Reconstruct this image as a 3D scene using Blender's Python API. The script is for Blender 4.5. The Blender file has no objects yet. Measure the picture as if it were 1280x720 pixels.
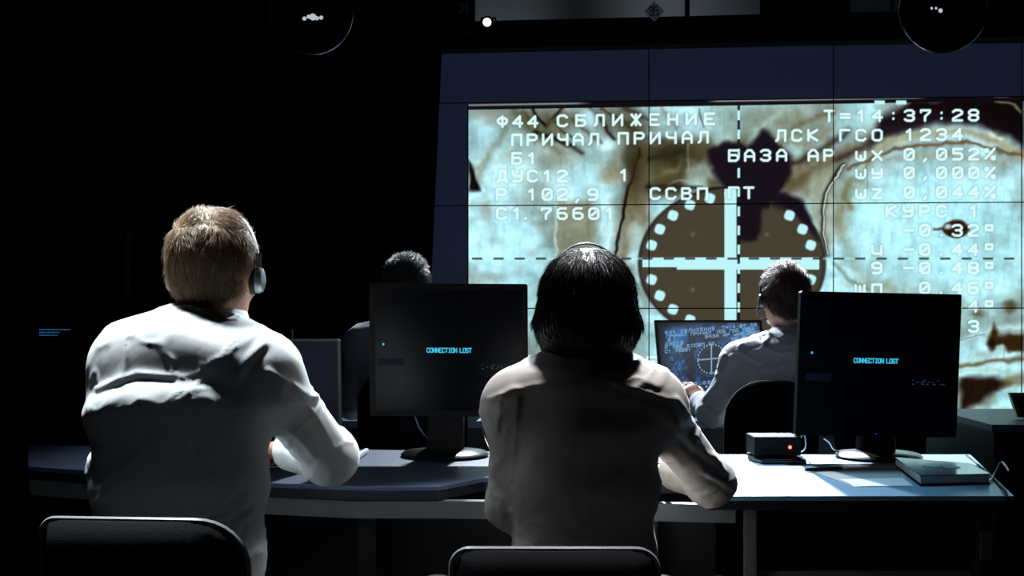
import bpy, math, random
import numpy as np
from mathutils import Vector, Matrix
random.seed(7); RNG = np.random.default_rng(7)
C = bpy.context.scene.collection
F_PX, HZ, CAM_Z = 1400.0, 400.0, 1.166      # focal length in pixels, horizon row, camera height
DESK = 0.75
def P(px, py, d): return np.array([(px-640)*d/F_PX, d, CAM_Z+(HZ-py)*d/F_PX])
def srgb(r, g, b):
    def f(c):
        c = c/255.0
        return c/12.92 if c <= 0.04045 else ((c+0.055)/1.055)**2.4
    return (f(r), f(g), f(b), 1.0)

# ---------------------------------------------------------------- materials
def mat(name, col, rough=0.5, metal=0.0, spec=0.5, emit=None, estr=1.0, noise=0.0, nscale=20.0, bump=0.0, bscale=60.0, sheen=0.0, coat=0.0, stretch=(1,1,1), trans=0.0, attr=None, alpha=None):
    m = bpy.data.materials.new(name); m.use_nodes = True
    nt = m.node_tree; b = nt.nodes['Principled BSDF']
    b.inputs['Base Color'].default_value = (*col[:3], 1)
    b.inputs['Roughness'].default_value = rough; b.inputs['Metallic'].default_value = metal
    b.inputs['Specular IOR Level'].default_value = spec
    if sheen: b.inputs['Sheen Weight'].default_value = sheen
    if coat: b.inputs['Coat Weight'].default_value = coat; b.inputs['Coat Roughness'].default_value = .12
    if trans: b.inputs['Transmission Weight'].default_value = trans
    if alpha is not None: b.inputs['Alpha'].default_value = alpha
    if emit is not None:
        b.inputs['Emission Color'].default_value = (*emit[:3], 1); b.inputs['Emission Strength'].default_value = estr
    if attr:
        a = nt.nodes.new('ShaderNodeAttribute'); a.attribute_name = attr
        nt.links.new(a.outputs['Color'], b.inputs['Emission Color']); b.inputs['Emission Strength'].default_value = estr
    if noise or bump:
        tc = nt.nodes.new('ShaderNodeTexCoord'); mp = nt.nodes.new('ShaderNodeMapping'); mp.inputs['Scale'].default_value = stretch
        nt.links.new(tc.outputs['Object'], mp.inputs['Vector'])
    if noise:
        n = nt.nodes.new('ShaderNodeTexNoise'); n.inputs['Scale'].default_value = nscale; n.inputs['Detail'].default_value = 4
        nt.links.new(mp.outputs['Vector'], n.inputs['Vector'])
        mx = nt.nodes.new('ShaderNodeMix'); mx.data_type = 'RGBA'
        mx.inputs['A'].default_value = (*[c*(1-noise) for c in col[:3]], 1); mx.inputs['B'].default_value = (*[min(1, c*(1+noise)) for c in col[:3]], 1)
        nt.links.new(n.outputs['Fac'], mx.inputs['Factor']); nt.links.new(mx.outputs['Result'], b.inputs['Base Color'])
    if bump:
        n2 = nt.nodes.new('ShaderNodeTexNoise'); n2.inputs['Scale'].default_value = bscale; n2.inputs['Detail'].default_value = 3
        nt.links.new(mp.outputs['Vector'], n2.inputs['Vector'])
        bp = nt.nodes.new('ShaderNodeBump'); bp.inputs['Strength'].default_value = bump; bp.inputs['Distance'].default_value = 0.01
        nt.links.new(n2.outputs['Fac'], bp.inputs['Height']); nt.links.new(bp.outputs['Normal'], b.inputs['Normal'])
    return m

M = {}
M['shirt_white'] = mat('white_cotton', (.74,.77,.78), .75, sheen=.1, bump=.10, bscale=22, stretch=(1,1,.6))
M['shirt_ivory'] = mat('ivory_blouse', (.60,.55,.51), .6, sheen=.1, bump=.12, bscale=20, stretch=(1.4,1,.4))
M['shirt_grey'] = mat('pale_cotton', (.48,.52,.60), .8, spec=.2, bump=.12, bscale=16)
M['skin'] = mat('skin', (.58,.30,.21), .5, noise=.12, nscale=30)
M['skin_dark'] = mat('skin_tan', (.36,.19,.13), .5, noise=.12, nscale=30)
M['hair_brown'] = mat('brown_hair', (.30,.20,.12), .45, noise=.5, nscale=90, stretch=(1,1,.25))
M['hair_black'] = mat('black_hair', (.006,.004,.004), .3, spec=.5, noise=.3, nscale=120, stretch=(1,1,.1), bump=.25, bscale=150)
M['hair_auburn'] = mat('auburn_hair', (.055,.018,.014), .5, noise=.5, nscale=90)
M['hair_grey'] = mat('dark_grey_hair', (.05,.045,.045), .4, noise=.5, nscale=90)
M['trousers'] = mat('dark_trousers', (.02,.02,.025), .85, noise=.3)
M['shoe'] = mat('black_leather', (.01,.01,.01), .4)
M['black_plastic'] = mat('black_plastic', (.003,.003,.004), .4, spec=.14, noise=.2, nscale=80)
M['matte_black'] = mat('matte_black', (.003,.003,.004), .85, spec=.1)
M['chair_fabric'] = mat('chair_fabric', (.004,.004,.005), .85, spec=.12, bump=.12, bscale=300)
M['chair_rim'] = mat('chair_rim_piping', (.28,.28,.30), .35)
M['headset_grey'] = mat('headset_grey', (.35,.36,.38), .3, metal=.4)
M['headset_dark'] = mat('headset_dark', (.03,.03,.035), .35)
M['cushion'] = mat('headset_cushion', (.01,.01,.01), .7)
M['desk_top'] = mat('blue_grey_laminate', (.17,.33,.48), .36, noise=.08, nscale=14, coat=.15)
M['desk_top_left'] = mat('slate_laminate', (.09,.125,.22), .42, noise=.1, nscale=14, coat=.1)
M['desk_edge'] = mat('dark_edge_band', (.012,.016,.026), .45)
M['apron'] = mat('grey_panel', (.13,.14,.15), .6, noise=.06)
M['void'] = mat('black_laminate', (.006,.006,.009), .5)
M['metal'] = mat('steel', (.35,.37,.4), .3, metal=.9)
M['dark_metal'] = mat('dark_steel', (.04,.04,.045), .35, metal=.7)
M['screen_dark'] = mat('dark_screen', (.004,.005,.008), .22, spec=.12)
M['screen_idle'] = mat('idle_screen', (.006,.008,.02), .3, spec=.1, emit=srgb(2,3,9))
M['panel_off'] = mat('unlit_panel_glow', (.035,.05,.09), .5, emit=srgb(19,26,42), estr=.85)  # navy light painted in as emission; these panels are switched off
M['panel_body'] = mat('panel_housing', (.006,.006,.008), .6)
M['picture'] = mat('screen_picture', (.005,.005,.005), .45, attr='Col', estr=1.0)
M['cyan_text'] = mat('cyan_text', (0,0,0), .5, emit=srgb(60,190,225), estr=1.1)
M['blue_text'] = mat('blue_text', (0,0,0), .5, emit=srgb(40,95,140), estr=.9)
M['faint_text'] = mat('faint_text', (0,0,0), .5, emit=srgb(35,60,85), estr=.8)
M['faint_panel'] = mat('faint_window', (.004,.005,.008), .3, spec=.05, emit=srgb(6,11,20), estr=1)
M['red_led'] = mat('red_led', (0,0,0), .5, emit=(1,.08,.06), estr=7)
M['blue_led'] = mat('blue_led', (0,0,0), .5, emit=(.02,.03,.5), estr=.6)
M['paper'] = mat('paper', (.85,.86,.85), .8, bump=.1, bscale=30)
M['paper_grey'] = mat('grey_paper', (.30,.33,.33), .7, noise=.15, nscale=12, bump=.1, bscale=30)
M['pages'] = mat('book_pages', (.6,.64,.64), .7, noise=.3, nscale=200, stretch=(.05,.05,1))
M['cover'] = mat('glossy_cover', (.05,.15,.17), .18, coat=.8, noise=.3, nscale=18)
M['cable'] = mat('cable', (.12,.12,.13), .4)
M['marker'] = mat('white_marker', (.75,.82,.86), .35)
M['wall'] = mat('dark_wall', (.003,.0035,.006), .9, spec=.1, noise=.3, nscale=3)
M['floor'] = mat('dark_carpet', (.006,.006,.008), .85, noise=.4, nscale=40, bump=.3, bscale=200)
M['fascia'] = mat('grey_board', (.16,.18,.20), .6, noise=.12, nscale=3)
M['lamp_glass'] = mat('lens_glass', (.01,.01,.012), .06, spec=.6)
M['lamp_rim'] = mat('lamp_rim', (.55,.57,.62), .25, metal=1.0)
M['lens_glint'] = mat('lens_glint_glow', (0,0,0), .5, emit=(.85,.92,1), estr=.55)  # weak glint painted as emission; the studio lamps are unlit
M['lamp_bright'] = mat('lamp_bright', (0,0,0), .5, emit=(.85,.97,1), estr=6)
M['sign'] = mat('sign_plate', (.42,.45,.56), .5)
M['sign_ink'] = mat('sign_ink', (.04,.05,.08), .6)
M['number_ink'] = mat('number_ink', (.25,.27,.33), .6)
M['key'] = mat('keycap', (.05,.05,.055), .5)
M['curtain'] = mat('black_curtain', (.0008,.0008,.001), .95, spec=.05, bump=.3, bscale=40)
M['lit_screen_blue'] = mat('blue_picture', (.004,.004,.006), .35, attr='Col', estr=1.0)

# ---------------------------------------------------------------- objects
def wloc(o):
    v = Vector((0,0,0))
    while o is not None: v += o.location; o = o.parent
    return v
def mk(name, V, Fc, m, parent=None, smooth=True, origin=None, bevel=0, sharp=None):
    V = np.asarray(V, dtype=np.float64)
    if origin is None:
        origin = np.array([0.,0.,0.]) if parent is not None else np.array([V[:,0].mean(), V[:,1].mean(), V[:,2].min()])
    base = np.array(wloc(parent)) if parent is not None else np.zeros(3)
    if parent is not None: origin = base
    me = bpy.data.meshes.new(name)
    me.from_pydata((V-origin).tolist(), [], Fc if isinstance(Fc, list) else Fc.tolist()); me.update()
    if smooth:
        me.polygons.foreach_set('use_smooth', [True]*len(me.polygons))
    o = bpy.data.objects.new(name, me); C.objects.link(o)
    me.materials.append(m)
    if parent is not None: o.parent = parent
    else: o.location = origin
    if bevel:
        b = o.modifiers.new('bevel', 'BEVEL'); b.width = bevel; b.segments = 3; b.limit_method = 'ANGLE'
    if smooth and sharp:
        try: me.set_sharp_from_angle(angle=math.radians(sharp))
        except Exception: pass
    return o
def tag(o, label=None, cat=None, group=None, kind=None):
    if label: o['label'] = label
    if cat: o['category'] = cat
    if group: o['group'] = group
    if kind: o['kind'] = kind
    return o
def thing(name, label, cat, loc, group=None):
    o = bpy.data.objects.new(name, None); C.objects.link(o); o.location = tuple(loc); o.empty_display_size = .1
    return tag(o, label, cat, group)
class MB:
    def __init__(s): s.v = []; s.f = []
    def add(s, V, Fc):
        n = len(s.v); s.v += [tuple(map(float, p)) for p in V]; s.f += [tuple(int(i)+n for i in q) for q in Fc]; return s
    def box(s, lo, hi, R=None, c=None):
        lo = np.array(lo, float); hi = np.array(hi, float)
        V = np.array([[x,y,z] for z in (lo[2],hi[2]) for y in (lo[1],hi[1]) for x in (lo[0],hi[0])])
        if R is not None:
            c = (lo+hi)/2 if c is None else np.array(c); V = (V-c)@np.array(R).T + c
        return s.add(V, [(0,2,3,1),(4,5,7,6),(0,1,5,4),(2,6,7,3),(0,4,6,2),(1,3,7,5)])
    def prism(s, poly, z0, z1):         # poly: list of (x, y), counter-clockwise
        n = len(poly); V = [(x,y,z0) for x,y in poly]+[(x,y,z1) for x,y in poly]
        Fc = [tuple(range(n))[::-1], tuple(range(n,2*n))]+[(i,(i+1)%n,(i+1)%n+n,i+n) for i in range(n)]
        return s.add(V, Fc)
    def hull(s, poly, a, b):            # poly: list of 2D pts (u, v) -> a(u,v) and b(u,v) 3D faces
        n = len(poly); V = [a(*p) for p in poly]+[b(*p) for p in poly]
        Fc = [tuple(range(n))[::-1], tuple(range(n,2*n))]+[(i,(i+1)%n,(i+1)%n+n,i+n) for i in range(n)]
        return s.add(V, Fc)
    def tube(s, pts, r, n=10, rs=None):
        pts = [np.array(p, float) for p in pts]; m = len(pts); V = []
        t0 = pts[1]-pts[0]; up = np.array([0,0,1.]) if abs(t0[2]) < .9*np.linalg.norm(t0) else np.array([1.,0,0])
        for i,p in enumerate(pts):
            t = pts[min(i+1,m-1)]-pts[max(i-1,0)]; t = t/(np.linalg.norm(t)+1e-9)
            u = np.cross(t, up); u /= (np.linalg.norm(u)+1e-9); w = np.cross(u, t); up = w
            rr = rs[i] if rs is not None else r
            for k in range(n):
                a = 2*math.pi*k/n; V.append(p+rr*(math.cos(a)*u+math.sin(a)*w))
        Fc = [(i*n+k, i*n+(k+1)%n, (i+1)*n+(k+1)%n, (i+1)*n+k) for i in range(m-1) for k in range(n)]
        Fc += [tuple(range(n))[::-1], tuple(range((m-1)*n, m*n))]
        return s.add(V, Fc)
    def lathe(s, c, axis, prof, n=32):  # prof: list of (r, h) along axis
        c = np.array(c, float); ax = np.array(axis, float); ax /= np.linalg.norm(ax)
        ref = np.array([0,0,1.]) if abs(ax[2]) < .9 else np.array([1.,0,0]); u = np.cross(ax, ref); u /= np.linalg.norm(u); w = np.cross(ax, u)
        V = [c+ax*h+max(r,1e-4)*(math.cos(2*math.pi*k/n)*u+math.sin(2*math.pi*k/n)*w) for r,h in prof for k in range(n)]
        m = len(prof)
        Fc = [(i*n+k, i*n+(k+1)%n, (i+1)*n+(k+1)%n, (i+1)*n+k) for i in range(m-1) for k in range(n)]
        Fc += [tuple(range(n))[::-1], tuple(range((m-1)*n, m*n))]
        return s.add(V, Fc)
    def make(s, name, m, parent=None, smooth=False, bevel=0, origin=None, sharp=40):
        return mk(name, s.v, [list(f) for f in s.f], m, parent, smooth, origin, bevel, sharp)
def rot(yaw=0, pitch=0, roll=0):   # degrees; yaw about z, pitch about x (nod), roll about y
    return np.array(Matrix.Rotation(math.radians(yaw),3,'Z') @ Matrix.Rotation(math.radians(pitch),3,'X') @ Matrix.Rotation(math.radians(roll),3,'Y'))
def spline(pts, n=8):
    pts = [np.array(p, float) for p in pts]; out = []
    q = [pts[0]]+pts+[pts[-1]]
    for i in range(1, len(q)-2):
        for t in np.linspace(0, 1, n, endpoint=False):
            p0,p1,p2,p3 = q[i-1],q[i],q[i+1],q[i+2]
            out.append(.5*((2*p1)+(-p0+p2)*t+(2*p0-5*p1+4*p2-p3)*t*t+(-p0+3*p1-3*p2+p3)*t**3))
    out.append(pts[-1]); return out
def rrect(w, h, r, n=6):       # rounded rectangle, centred; r is one radius or four (tr, tl, bl, br)
    if not hasattr(r, '__len__'): r = (r,)*4
    out = []
    for (sx,sy,a0),rr in zip(((1,1,0),(-1,1,90),(-1,-1,180),(1,-1,270)), r):
        for k in range(n+1):
            a = math.radians(a0+90*k/n); out.append((sx*(w/2-rr)+rr*math.cos(a), sy*(h/2-rr)+rr*math.sin(a)))
    return out

# ---------------------------------------------------------------- smooth solid bodies from blended volumes
class Field:
    def __init__(s, lo, hi, h=.006):
        s.lo = np.array(lo, float); s.h = h; s.n = np.ceil((np.array(hi)-s.lo)/h).astype(int)+1
        s.F = np.full(s.n, 1.0, np.float32); s.ax = [s.lo[i]+h*np.arange(s.n[i]) for i in range(3)]
    def _sl(s, lo, hi):
        a = np.clip(np.floor((lo-s.lo)/s.h).astype(int), 0, s.n); b = np.clip(np.ceil((hi-s.lo)/s.h).astype(int)+1, 0, s.n)
        if (b <= a).any(): return None, None
        sl = tuple(slice(a[i], b[i]) for i in range(3))
        g = np.meshgrid(*[s.ax[i][sl[i]] for i in range(3)], indexing='ij')
        return sl, np.stack(g, -1)
    def _mix(s, sl, d, k, sub):
        c = s.F[sl]; d = d.astype(np.float32)
        if sub: c = -c
        if k > 0:
            h = np.clip(.5+.5*(d-c)/k, 0, 1); r = d+(c-d)*h-k*h*(1-h)
        else: r = np.minimum(c, d)
        s.F[sl] = -r if sub else r
    def cap(s, a, b, r0, r1=None, k=.015, flat=False, sub=False):
        a = np.array(a, float); b = np.array(b, float); r1 = r0 if r1 is None else r1
        R = max(r0, r1)+k+3*s.h; sl, g = s._sl(np.minimum(a,b)-R, np.maximum(a,b)+R)
        if sl is None: return
        ab = b-a; L2 = ab@ab+1e-12; tt = ((g-a)@ab)/L2; t = np.clip(tt, 0, 1)
        q = g-a-(tt if flat else t)[...,None]*ab; d = np.linalg.norm(q, axis=-1)-(r0+(r1-r0)*t)
        if flat: L = math.sqrt(L2); d = np.maximum(d, np.maximum(-tt*L, (tt-1)*L))
        s._mix(sl, d, k, sub)
    def ell(s, c, r, R=None, k=.02, sub=False):
        c = np.array(c, float); r = np.array(r, float); m = r.max()+k+3*s.h; sl, g = s._sl(c-m, c+m)
        if sl is None: return
        q = g-c
        if R is not None: q = q@np.array(R)
        k0 = np.linalg.norm(q/r, axis=-1); k1 = np.linalg.norm(q/(r*r), axis=-1)+1e-6
        s._mix(sl, k0*(k0-1)/k1, k, sub)
    def ecap(s, a, b, wa, wb, side=(1,0,0), k=.03, rc=None, sub=False):   # wa, wb: (half width along side, half depth)
        a = np.array(a, float); b = np.array(b, float); m = max(*wa, *wb)+k+3*s.h
        sl, g = s._sl(np.minimum(a,b)-m, np.maximum(a,b)+m)
        if sl is None: return
        ax = b-a; L = np.linalg.norm(ax); ax = ax/L; sd = np.array(side, float); sd -= (sd@ax)*ax; sd /= np.linalg.norm(sd); dp = np.cross(ax, sd)
        t = np.clip(((g-a)@ax)/L, 0, 1); q = g-a-(t*L)[...,None]*ax
        u, v, w = q@sd, q@dp, q@ax; ra = wa[0]+(wb[0]-wa[0])*t; rb = wa[1]+(wb[1]-wa[1])*t; rr = np.minimum(ra, rb) if rc is None else rc
        k0 = np.sqrt((u/ra)**2+(v/rb)**2+(w/rr)**2); k1 = np.sqrt((u/ra**2)**2+(v/rb**2)**2+(w/rr**2)**2)+1e-6
        s._mix(sl, k0*(k0-1)/k1, k, sub)
    def mesh(s):
        F = s.F.copy()
        for ax in range(3):
            sl = [slice(None)]*3; sl[ax] = 0; F[tuple(sl)] = 1; sl[ax] = -1; F[tuple(sl)] = 1
        S = F < 0; nx,ny,nz = F.shape
        cnt = np.zeros((nx-1,ny-1,nz-1), np.int8)
        for i in (0,1):
            for j in (0,1):
                for k in (0,1): cnt += S[i:nx-1+i, j:ny-1+j, k:nz-1+k]
        act = np.argwhere((cnt > 0) & (cnt < 8)); idx = np.full(cnt.shape, -1, np.int64); idx[tuple(act.T)] = np.arange(len(act))
        acc = np.zeros((len(act),3)); num = np.zeros(len(act))
        offs = [np.array(o) for o in np.ndindex(2,2,2)]
        for o in offs:
            for ax in range(3):
                if o[ax]: continue
                e = o.copy(); e[ax] = 1
                A = F[tuple((act+o).T)]; B = F[tuple((act+e).T)]; m = (A < 0) != (B < 0)
                t = np.where(m, A/(A-B+1e-12*(A==B)), 0); p = (act+o).astype(float); p[:,ax] += t
                acc[m] += p[m]; num[m] += 1
        V = s.lo+s.h*acc/num[:,None]
        quads = []
        for ax in range(3):
            a1, a2 = (ax+1)%3, (ax+2)%3
            sl0 = [slice(1,-1)]*3; sl0[ax] = slice(0,-1); sl1 = list(sl0); sl1[ax] = slice(1,None)
            # edge from grid point g to g+e_ax, with g interior in the other axes
            A = S[tuple(sl0)]; B = S[tuple(sl1)]
            E = np.argwhere(A != B)
            if not len(E): continue
            flip = A[tuple(E.T)]; g = E.copy(); g[:,a1] += 1; g[:,a2] += 1
            def ci(d1, d2):
                q = g.copy(); q[:,a1] -= d1; q[:,a2] -= d2; return idx[tuple(q.T)]
            q = np.stack([ci(1,1), ci(0,1), ci(0,0), ci(1,0)], 1)
            q[~flip] = q[~flip][:,::-1]; quads.append(q)
        Q = np.concatenate(quads)
        return V, Q
def laplace(V, Q, it=2, lam=.5):
    E = np.concatenate([Q[:,[0,1]],Q[:,[1,2]],Q[:,[2,3]],Q[:,[3,0]]]); n = len(V)
    deg = np.bincount(E.ravel(), minlength=n)[:,None]
    for _ in range(it):
        acc = np.zeros_like(V)
        for c in range(3):
            acc[:,c] = np.bincount(E[:,0], V[E[:,1],c], n)+np.bincount(E[:,1], V[E[:,0],c], n)
        V = V+lam*(acc/np.maximum(deg,1)-V)
    return V
def normals(V, Q):
    fn = np.cross(V[Q[:,2]]-V[Q[:,0]], V[Q[:,3]]-V[Q[:,1]]); N = np.zeros_like(V)
    for k in range(4):
        for c in range(3): N[:,c] += np.bincount(Q[:,k], fn[:,c], len(V))
    return N/(np.linalg.norm(N, axis=1, keepdims=True)+1e-12)
def vnoise(Pp, seed=0):       # smooth value noise of (n, d) points
    Pp = np.asarray(Pp, float); d = Pp.shape[1]; i = np.floor(Pp).astype(np.int64); f = Pp-i; f = f*f*(3-2*f); out = 0
    for o in np.ndindex(*(2,)*d):
        q = i+np.array(o); h = np.full(len(Pp), seed*7919+17, np.int64)
        for c in range(d): h = (h ^ (q[:,c]*(73856093, 19349663, 83492791)[c])) * 1274126177 & 0x7fffffff
        h = ((h >> 13) ^ h) * 60493 & 0x7fffffff
        w = np.prod([f[:,c] if o[c] else 1-f[:,c] for c in range(d)], axis=0); out = out+w*((h >> 7 & 0xffff)/65535.0)
    return out
def fbm(Pp, o=4, seed=0, gain=.5):
    s = 0; a = 1; t = 0
    for k in range(o): s = s+a*vnoise(Pp*(2**k), seed+k); t += a; a *= gain
    return s/t
def seg_dist(X, Y, pts):
    best = None
    for (ax,ay),(bx,by) in zip(pts[:-1], pts[1:]):
        dx,dy = bx-ax,by-ay; t = np.clip(((X-ax)*dx+(Y-ay)*dy)/(dx*dx+dy*dy+1e-9), 0, 1)
        d = np.hypot(X-ax-t*dx, Y-ay-t*dy); best = d if best is None else np.minimum(best, d)
    return best
# ---------------------------------------------------------------- stroke lettering (4 x 6 cell)
G = {
'Ф':[[(2,0),(2,6)],[(1,5),(3,5),(4,4),(4,2.6),(3,1.6),(1,1.6),(0,2.6),(0,4),(1,5)]], '4':[[(3,0),(3,6),(0,2),(4,2)]],
'С':[[(4,5),(3,6),(1,6),(0,5),(0,1),(1,0),(3,0),(4,1)]], 'Б':[[(4,6),(0,6),(0,0),(3,0),(4,1),(4,2.4),(3,3.3),(0,3.3)]],
'Л':[[(0,0),(.8,1),(1,6),(4,6),(4,0)]], 'И':[[(0,6),(0,0),(4,6),(4,0)]], 'Ж':[[(2,0),(2,6)],[(0,6),(2,3),(4,6)],[(0,0),(2,3),(4,0)]],
'Е':[[(4,6),(0,6),(0,0),(4,0)],[(0,3),(3,3)]], 'Н':[[(0,0),(0,6)],[(4,0),(4,6)],[(0,3),(4,3)]], 'П':[[(0,0),(0,6),(4,6),(4,0)]],
'Р':[[(0,0),(0,6),(3,6),(4,5),(4,3.8),(3,2.8),(0,2.8)]], 'Ч':[[(0,6),(0,4),(1,3),(4,3)],[(4,6),(4,0)]],
'А':[[(0,0),(0,4),(1.3,6),(2.7,6),(4,4),(4,0)],[(0,2.4),(4,2.4)]], '1':[[(.8,4.6),(2.2,6),(2.2,0)]], 'В':[[(0,0),(0,6),(3,6),(3.7,5),(3,3.2),(0,3.2)],[(3,3.2),(4,1.6),(3,0),(0,0)]],
'У':[[(0,6),(0,4),(1,3),(4,3)],[(4,6),(4,1),(3,0),(0,0)]], 'Д':[[(0,-.6),(0,.6),(4,.6),(4,-.6)],[(.8,.6),(1,6),(3.4,6),(3.4,.6)]],
'0':[[(1,0),(0,1),(0,5),(1,6),(3,6),(4,5),(4,1),(3,0),(1,0)],[(1.2,2),(2.8,4)]], 'О':[[(1,0),(0,1),(0,5),(1,6),(3,6),(4,5),(4,1),(3,0),(1,0)]],
'2':[[(0,5),(1,6),(3,6),(4,5),(4,4),(0,1),(0,0),(4,0)]], '3':[[(0,5.2),(1,6),(3,6),(4,5),(4,4),(3,3.1),(1.4,3.1)],[(3,3.1),(4,2),(4,1),(3,0),(1,0),(0,.8)]],
'5':[[(4,6),(0,6),(0,3.5),(3,3.5),(4,2.6),(4,1),(3,0),(0,0)]], '6':[[(3.6,6),(1,6),(0,5),(0,1),(1,0),(3,0),(4,1),(4,2.4),(3,3.3),(0,3.3)]],
'7':[[(0,5),(0,6),(4,6),(4,5),(1.8,2.4),(1.8,0)]], '8':[[(1,3.1),(0,4),(0,5),(1,6),(3,6),(4,5),(4,4),(3,3.1),(1,3.1),(0,2),(0,1),(1,0),(3,0),(4,1),(4,2),(3,3.1)]],
'9':[[(.4,0),(3,0),(4,1),(4,5),(3,6),(1,6),(0,5),(0,3.8),(1,2.8),(4,2.8)]], 'К':[[(0,0),(0,6)],[(4,6),(0,3),(4,0)]], 'Г':[[(0,0),(0,6),(4,6)]],
'Т':[[(0,6),(4,6)],[(2,6),(2,0)]], '=':[[(0,4),(4,4)],[(0,2),(4,2)]], ':':[[(2,4.4),(2,4.5)],[(2,1.2),(2,1.3)]], ',':[[(2.2,.4),(1.4,-1)]], '.':[[(2,.2),(2.1,.2)]],
'ω':[[(0,4.6),(0,1),(1,0),(3,0),(4,1),(4,4.6)],[(2,0),(2,2.4)]], 'Х':[[(0,5),(4,0)],[(0,0),(4,5)]], 'у':[[(0,5),(0,2.6),(4,2.6)],[(4,5),(4,.8),(3,0),(0,0)]],
'Z':[[(0,5),(4,5),(0,0),(4,0)]], '%':[[(4,6),(0,.4)],[(0,5.6),(1,5.6),(1,4.6),(0,4.6),(0,5.6)],[(3,1.4),(4,1.4),(4,0),(3,0),(3,1.4)]], '-':[[(0,3),(4,3)]],
'°':[[(.4,3.2),(.4,6),(3.2,6),(3.2,3.2),(.4,3.2)]], 'ч':[[(0,5),(0,1.6),(1,.6),(4,.6)],[(4,5),(4,0)]], 'ш':[[(0,4.6),(0,0),(4,0),(4,4.6)],[(2,0),(2,4)]], 'п':[[(0,0),(0,5),(4,5),(4,0)]],
'З':[[(0,5.2),(1,6),(3,6),(4,5),(4,4),(3,3.1),(1.4,3.1)],[(3,3.1),(4,2),(4,1),(3,0),(1,0),(0,.8)]], ' ':[],
'C':[[(4,5),(3,6),(1,6),(0,5),(0,1),(1,0),(3,0),(4,1)]], 'O':[[(1,0),(0,1),(0,5),(1,6),(3,6),(4,5),(4,1),(3,0),(1,0)]], 'N':[[(0,0),(0,6),(4,0),(4,6)]],
'E':[[(4,6),(0,6),(0,0),(4,0)],[(0,3),(3,3)]], 'T':[[(0,6),(4,6)],[(2,6),(2,0)]], 'I':[[(1,6),(3,6)],[(2,6),(2,0)],[(1,0),(3,0)]], 'L':[[(0,6),(0,0),(4,0)]],
'S':[[(4,5.2),(3,6),(1,6),(0,5),(0,4),(1,3.2),(3,2.8),(4,2),(4,1),(3,0),(1,0),(0,.8)]],
}
def text_mesh(mb, text, org, ux, uz, w, h, pitch, th, nrm, depth=.0006):
    """raised strokes: org = lower left of the line, ux/uz unit vectors in the surface, nrm towards the viewer"""
    org,ux,uz,nrm = [np.array(a, float) for a in (org,ux,uz,nrm)]
    for i,ch in enumerate(text):
        for st in G.get(ch, []):
            for (ax,ay),(bx,by) in zip(st[:-1], st[1:]):
                a = np.array([i*pitch+ax*w/4, ay*h/6]); b = np.array([i*pitch+bx*w/4, by*h/6]); d = b-a; L = np.linalg.norm(d)+1e-9; d /= L; n = np.array([-d[1],d[0]])
                q = [a-d*th/2-n*th/2, b+d*th/2-n*th/2, b+d*th/2+n*th/2, a-d*th/2+n*th/2]
                V = [org+ux*p[0]+uz*p[1]+nrm*depth for p in q]+[org+ux*p[0]+uz*p[1]+nrm*depth*.1 for p in q]
                mb.add(V, [(0,1,2,3),(7,6,5,4),(0,4,5,1),(1,5,6,2),(2,6,7,3),(3,7,4,0)])

# ---------------------------------------------------------------- the picture shown on the video wall
def smooth(e0, e1, x):
    t = np.clip((x-e0)/(e1-e0+1e-9), 0, 1); return t*t*(3-2*t)
def poly_mask(X, Y, poly, soft=3):
    n = len(poly); inside = np.zeros(X.shape, bool)
    for i in range(n):
        x0,y0 = poly[i]; x1,y1 = poly[(i+1)%n]
        c = ((y0 > Y) != (y1 > Y)) & (X < (x1-x0)*(Y-y0)/(y1-y0+1e-12)+x0); inside ^= c
    d = seg_dist(X, Y, list(poly)+[poly[0]]); sd = np.where(inside, -d, d)
    return 1-smooth(-soft, soft, sd)
LINES = [("Ф44",628,666,152,152),("СБЛИЖЕНИЕ",703,887,151,148.5),("ПРИЧАЛ",646,742,175,174),("ПРИЧАЛ",779,879,173,171.5),("Б1",646,665,198,198),
 ("ДУС12",628,703,220,220),("1",780,780,219,219),("Р",627,627,243,243),("102",665,703,243,243),(",",722,722,244,244),("9",741,741,243,243),
 ("ССВП",819,878,242,242),("ГТ",917,936,241,241),("С1",627,646,267,267),(".",657,657,267,267),("76601",683,762,267,267),
 ("Т=14:37:28",1036.5,1217,145,144),("ЛСК",976,1016,169.5,169),("ГСО",1056,1096.5,169,169),("1234",1137,1197,168.5,168),("БАЗА",917,977,194.5,194),
 ("АР",1016.5,1036,194,194),("ωХ",1076,1096.5,193.5,193.5),("0,052%",1136.6,1237.6,193,192.5),("ωу",1076,1096.5,216,216),("0,000%",1136.6,1237.6,216,216),
 ("ωZ",1076,1096.5,241,241),("0,044%",1136.6,1237.6,240.5,240),("КУРС",1114,1177,264,264),("1",1217,1217,264,264),("-0.32°",1136,1237,288,288),
 ("ч",1096,1096,312,312),("-0.44°",1136,1237,312,312),("9",1096,1096,335,335),("-0.48°",1136,1237,335,335),("шп",1075,1096,360,360),("0.46°",1156,1237,360,360),
 ("ш",1096,1096,383,383),("0.44°",1156,1237,383,383),("3",1217,1217,408,408),("Р",665,665,452,452),("0.05",760,815,453,453)]
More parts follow.
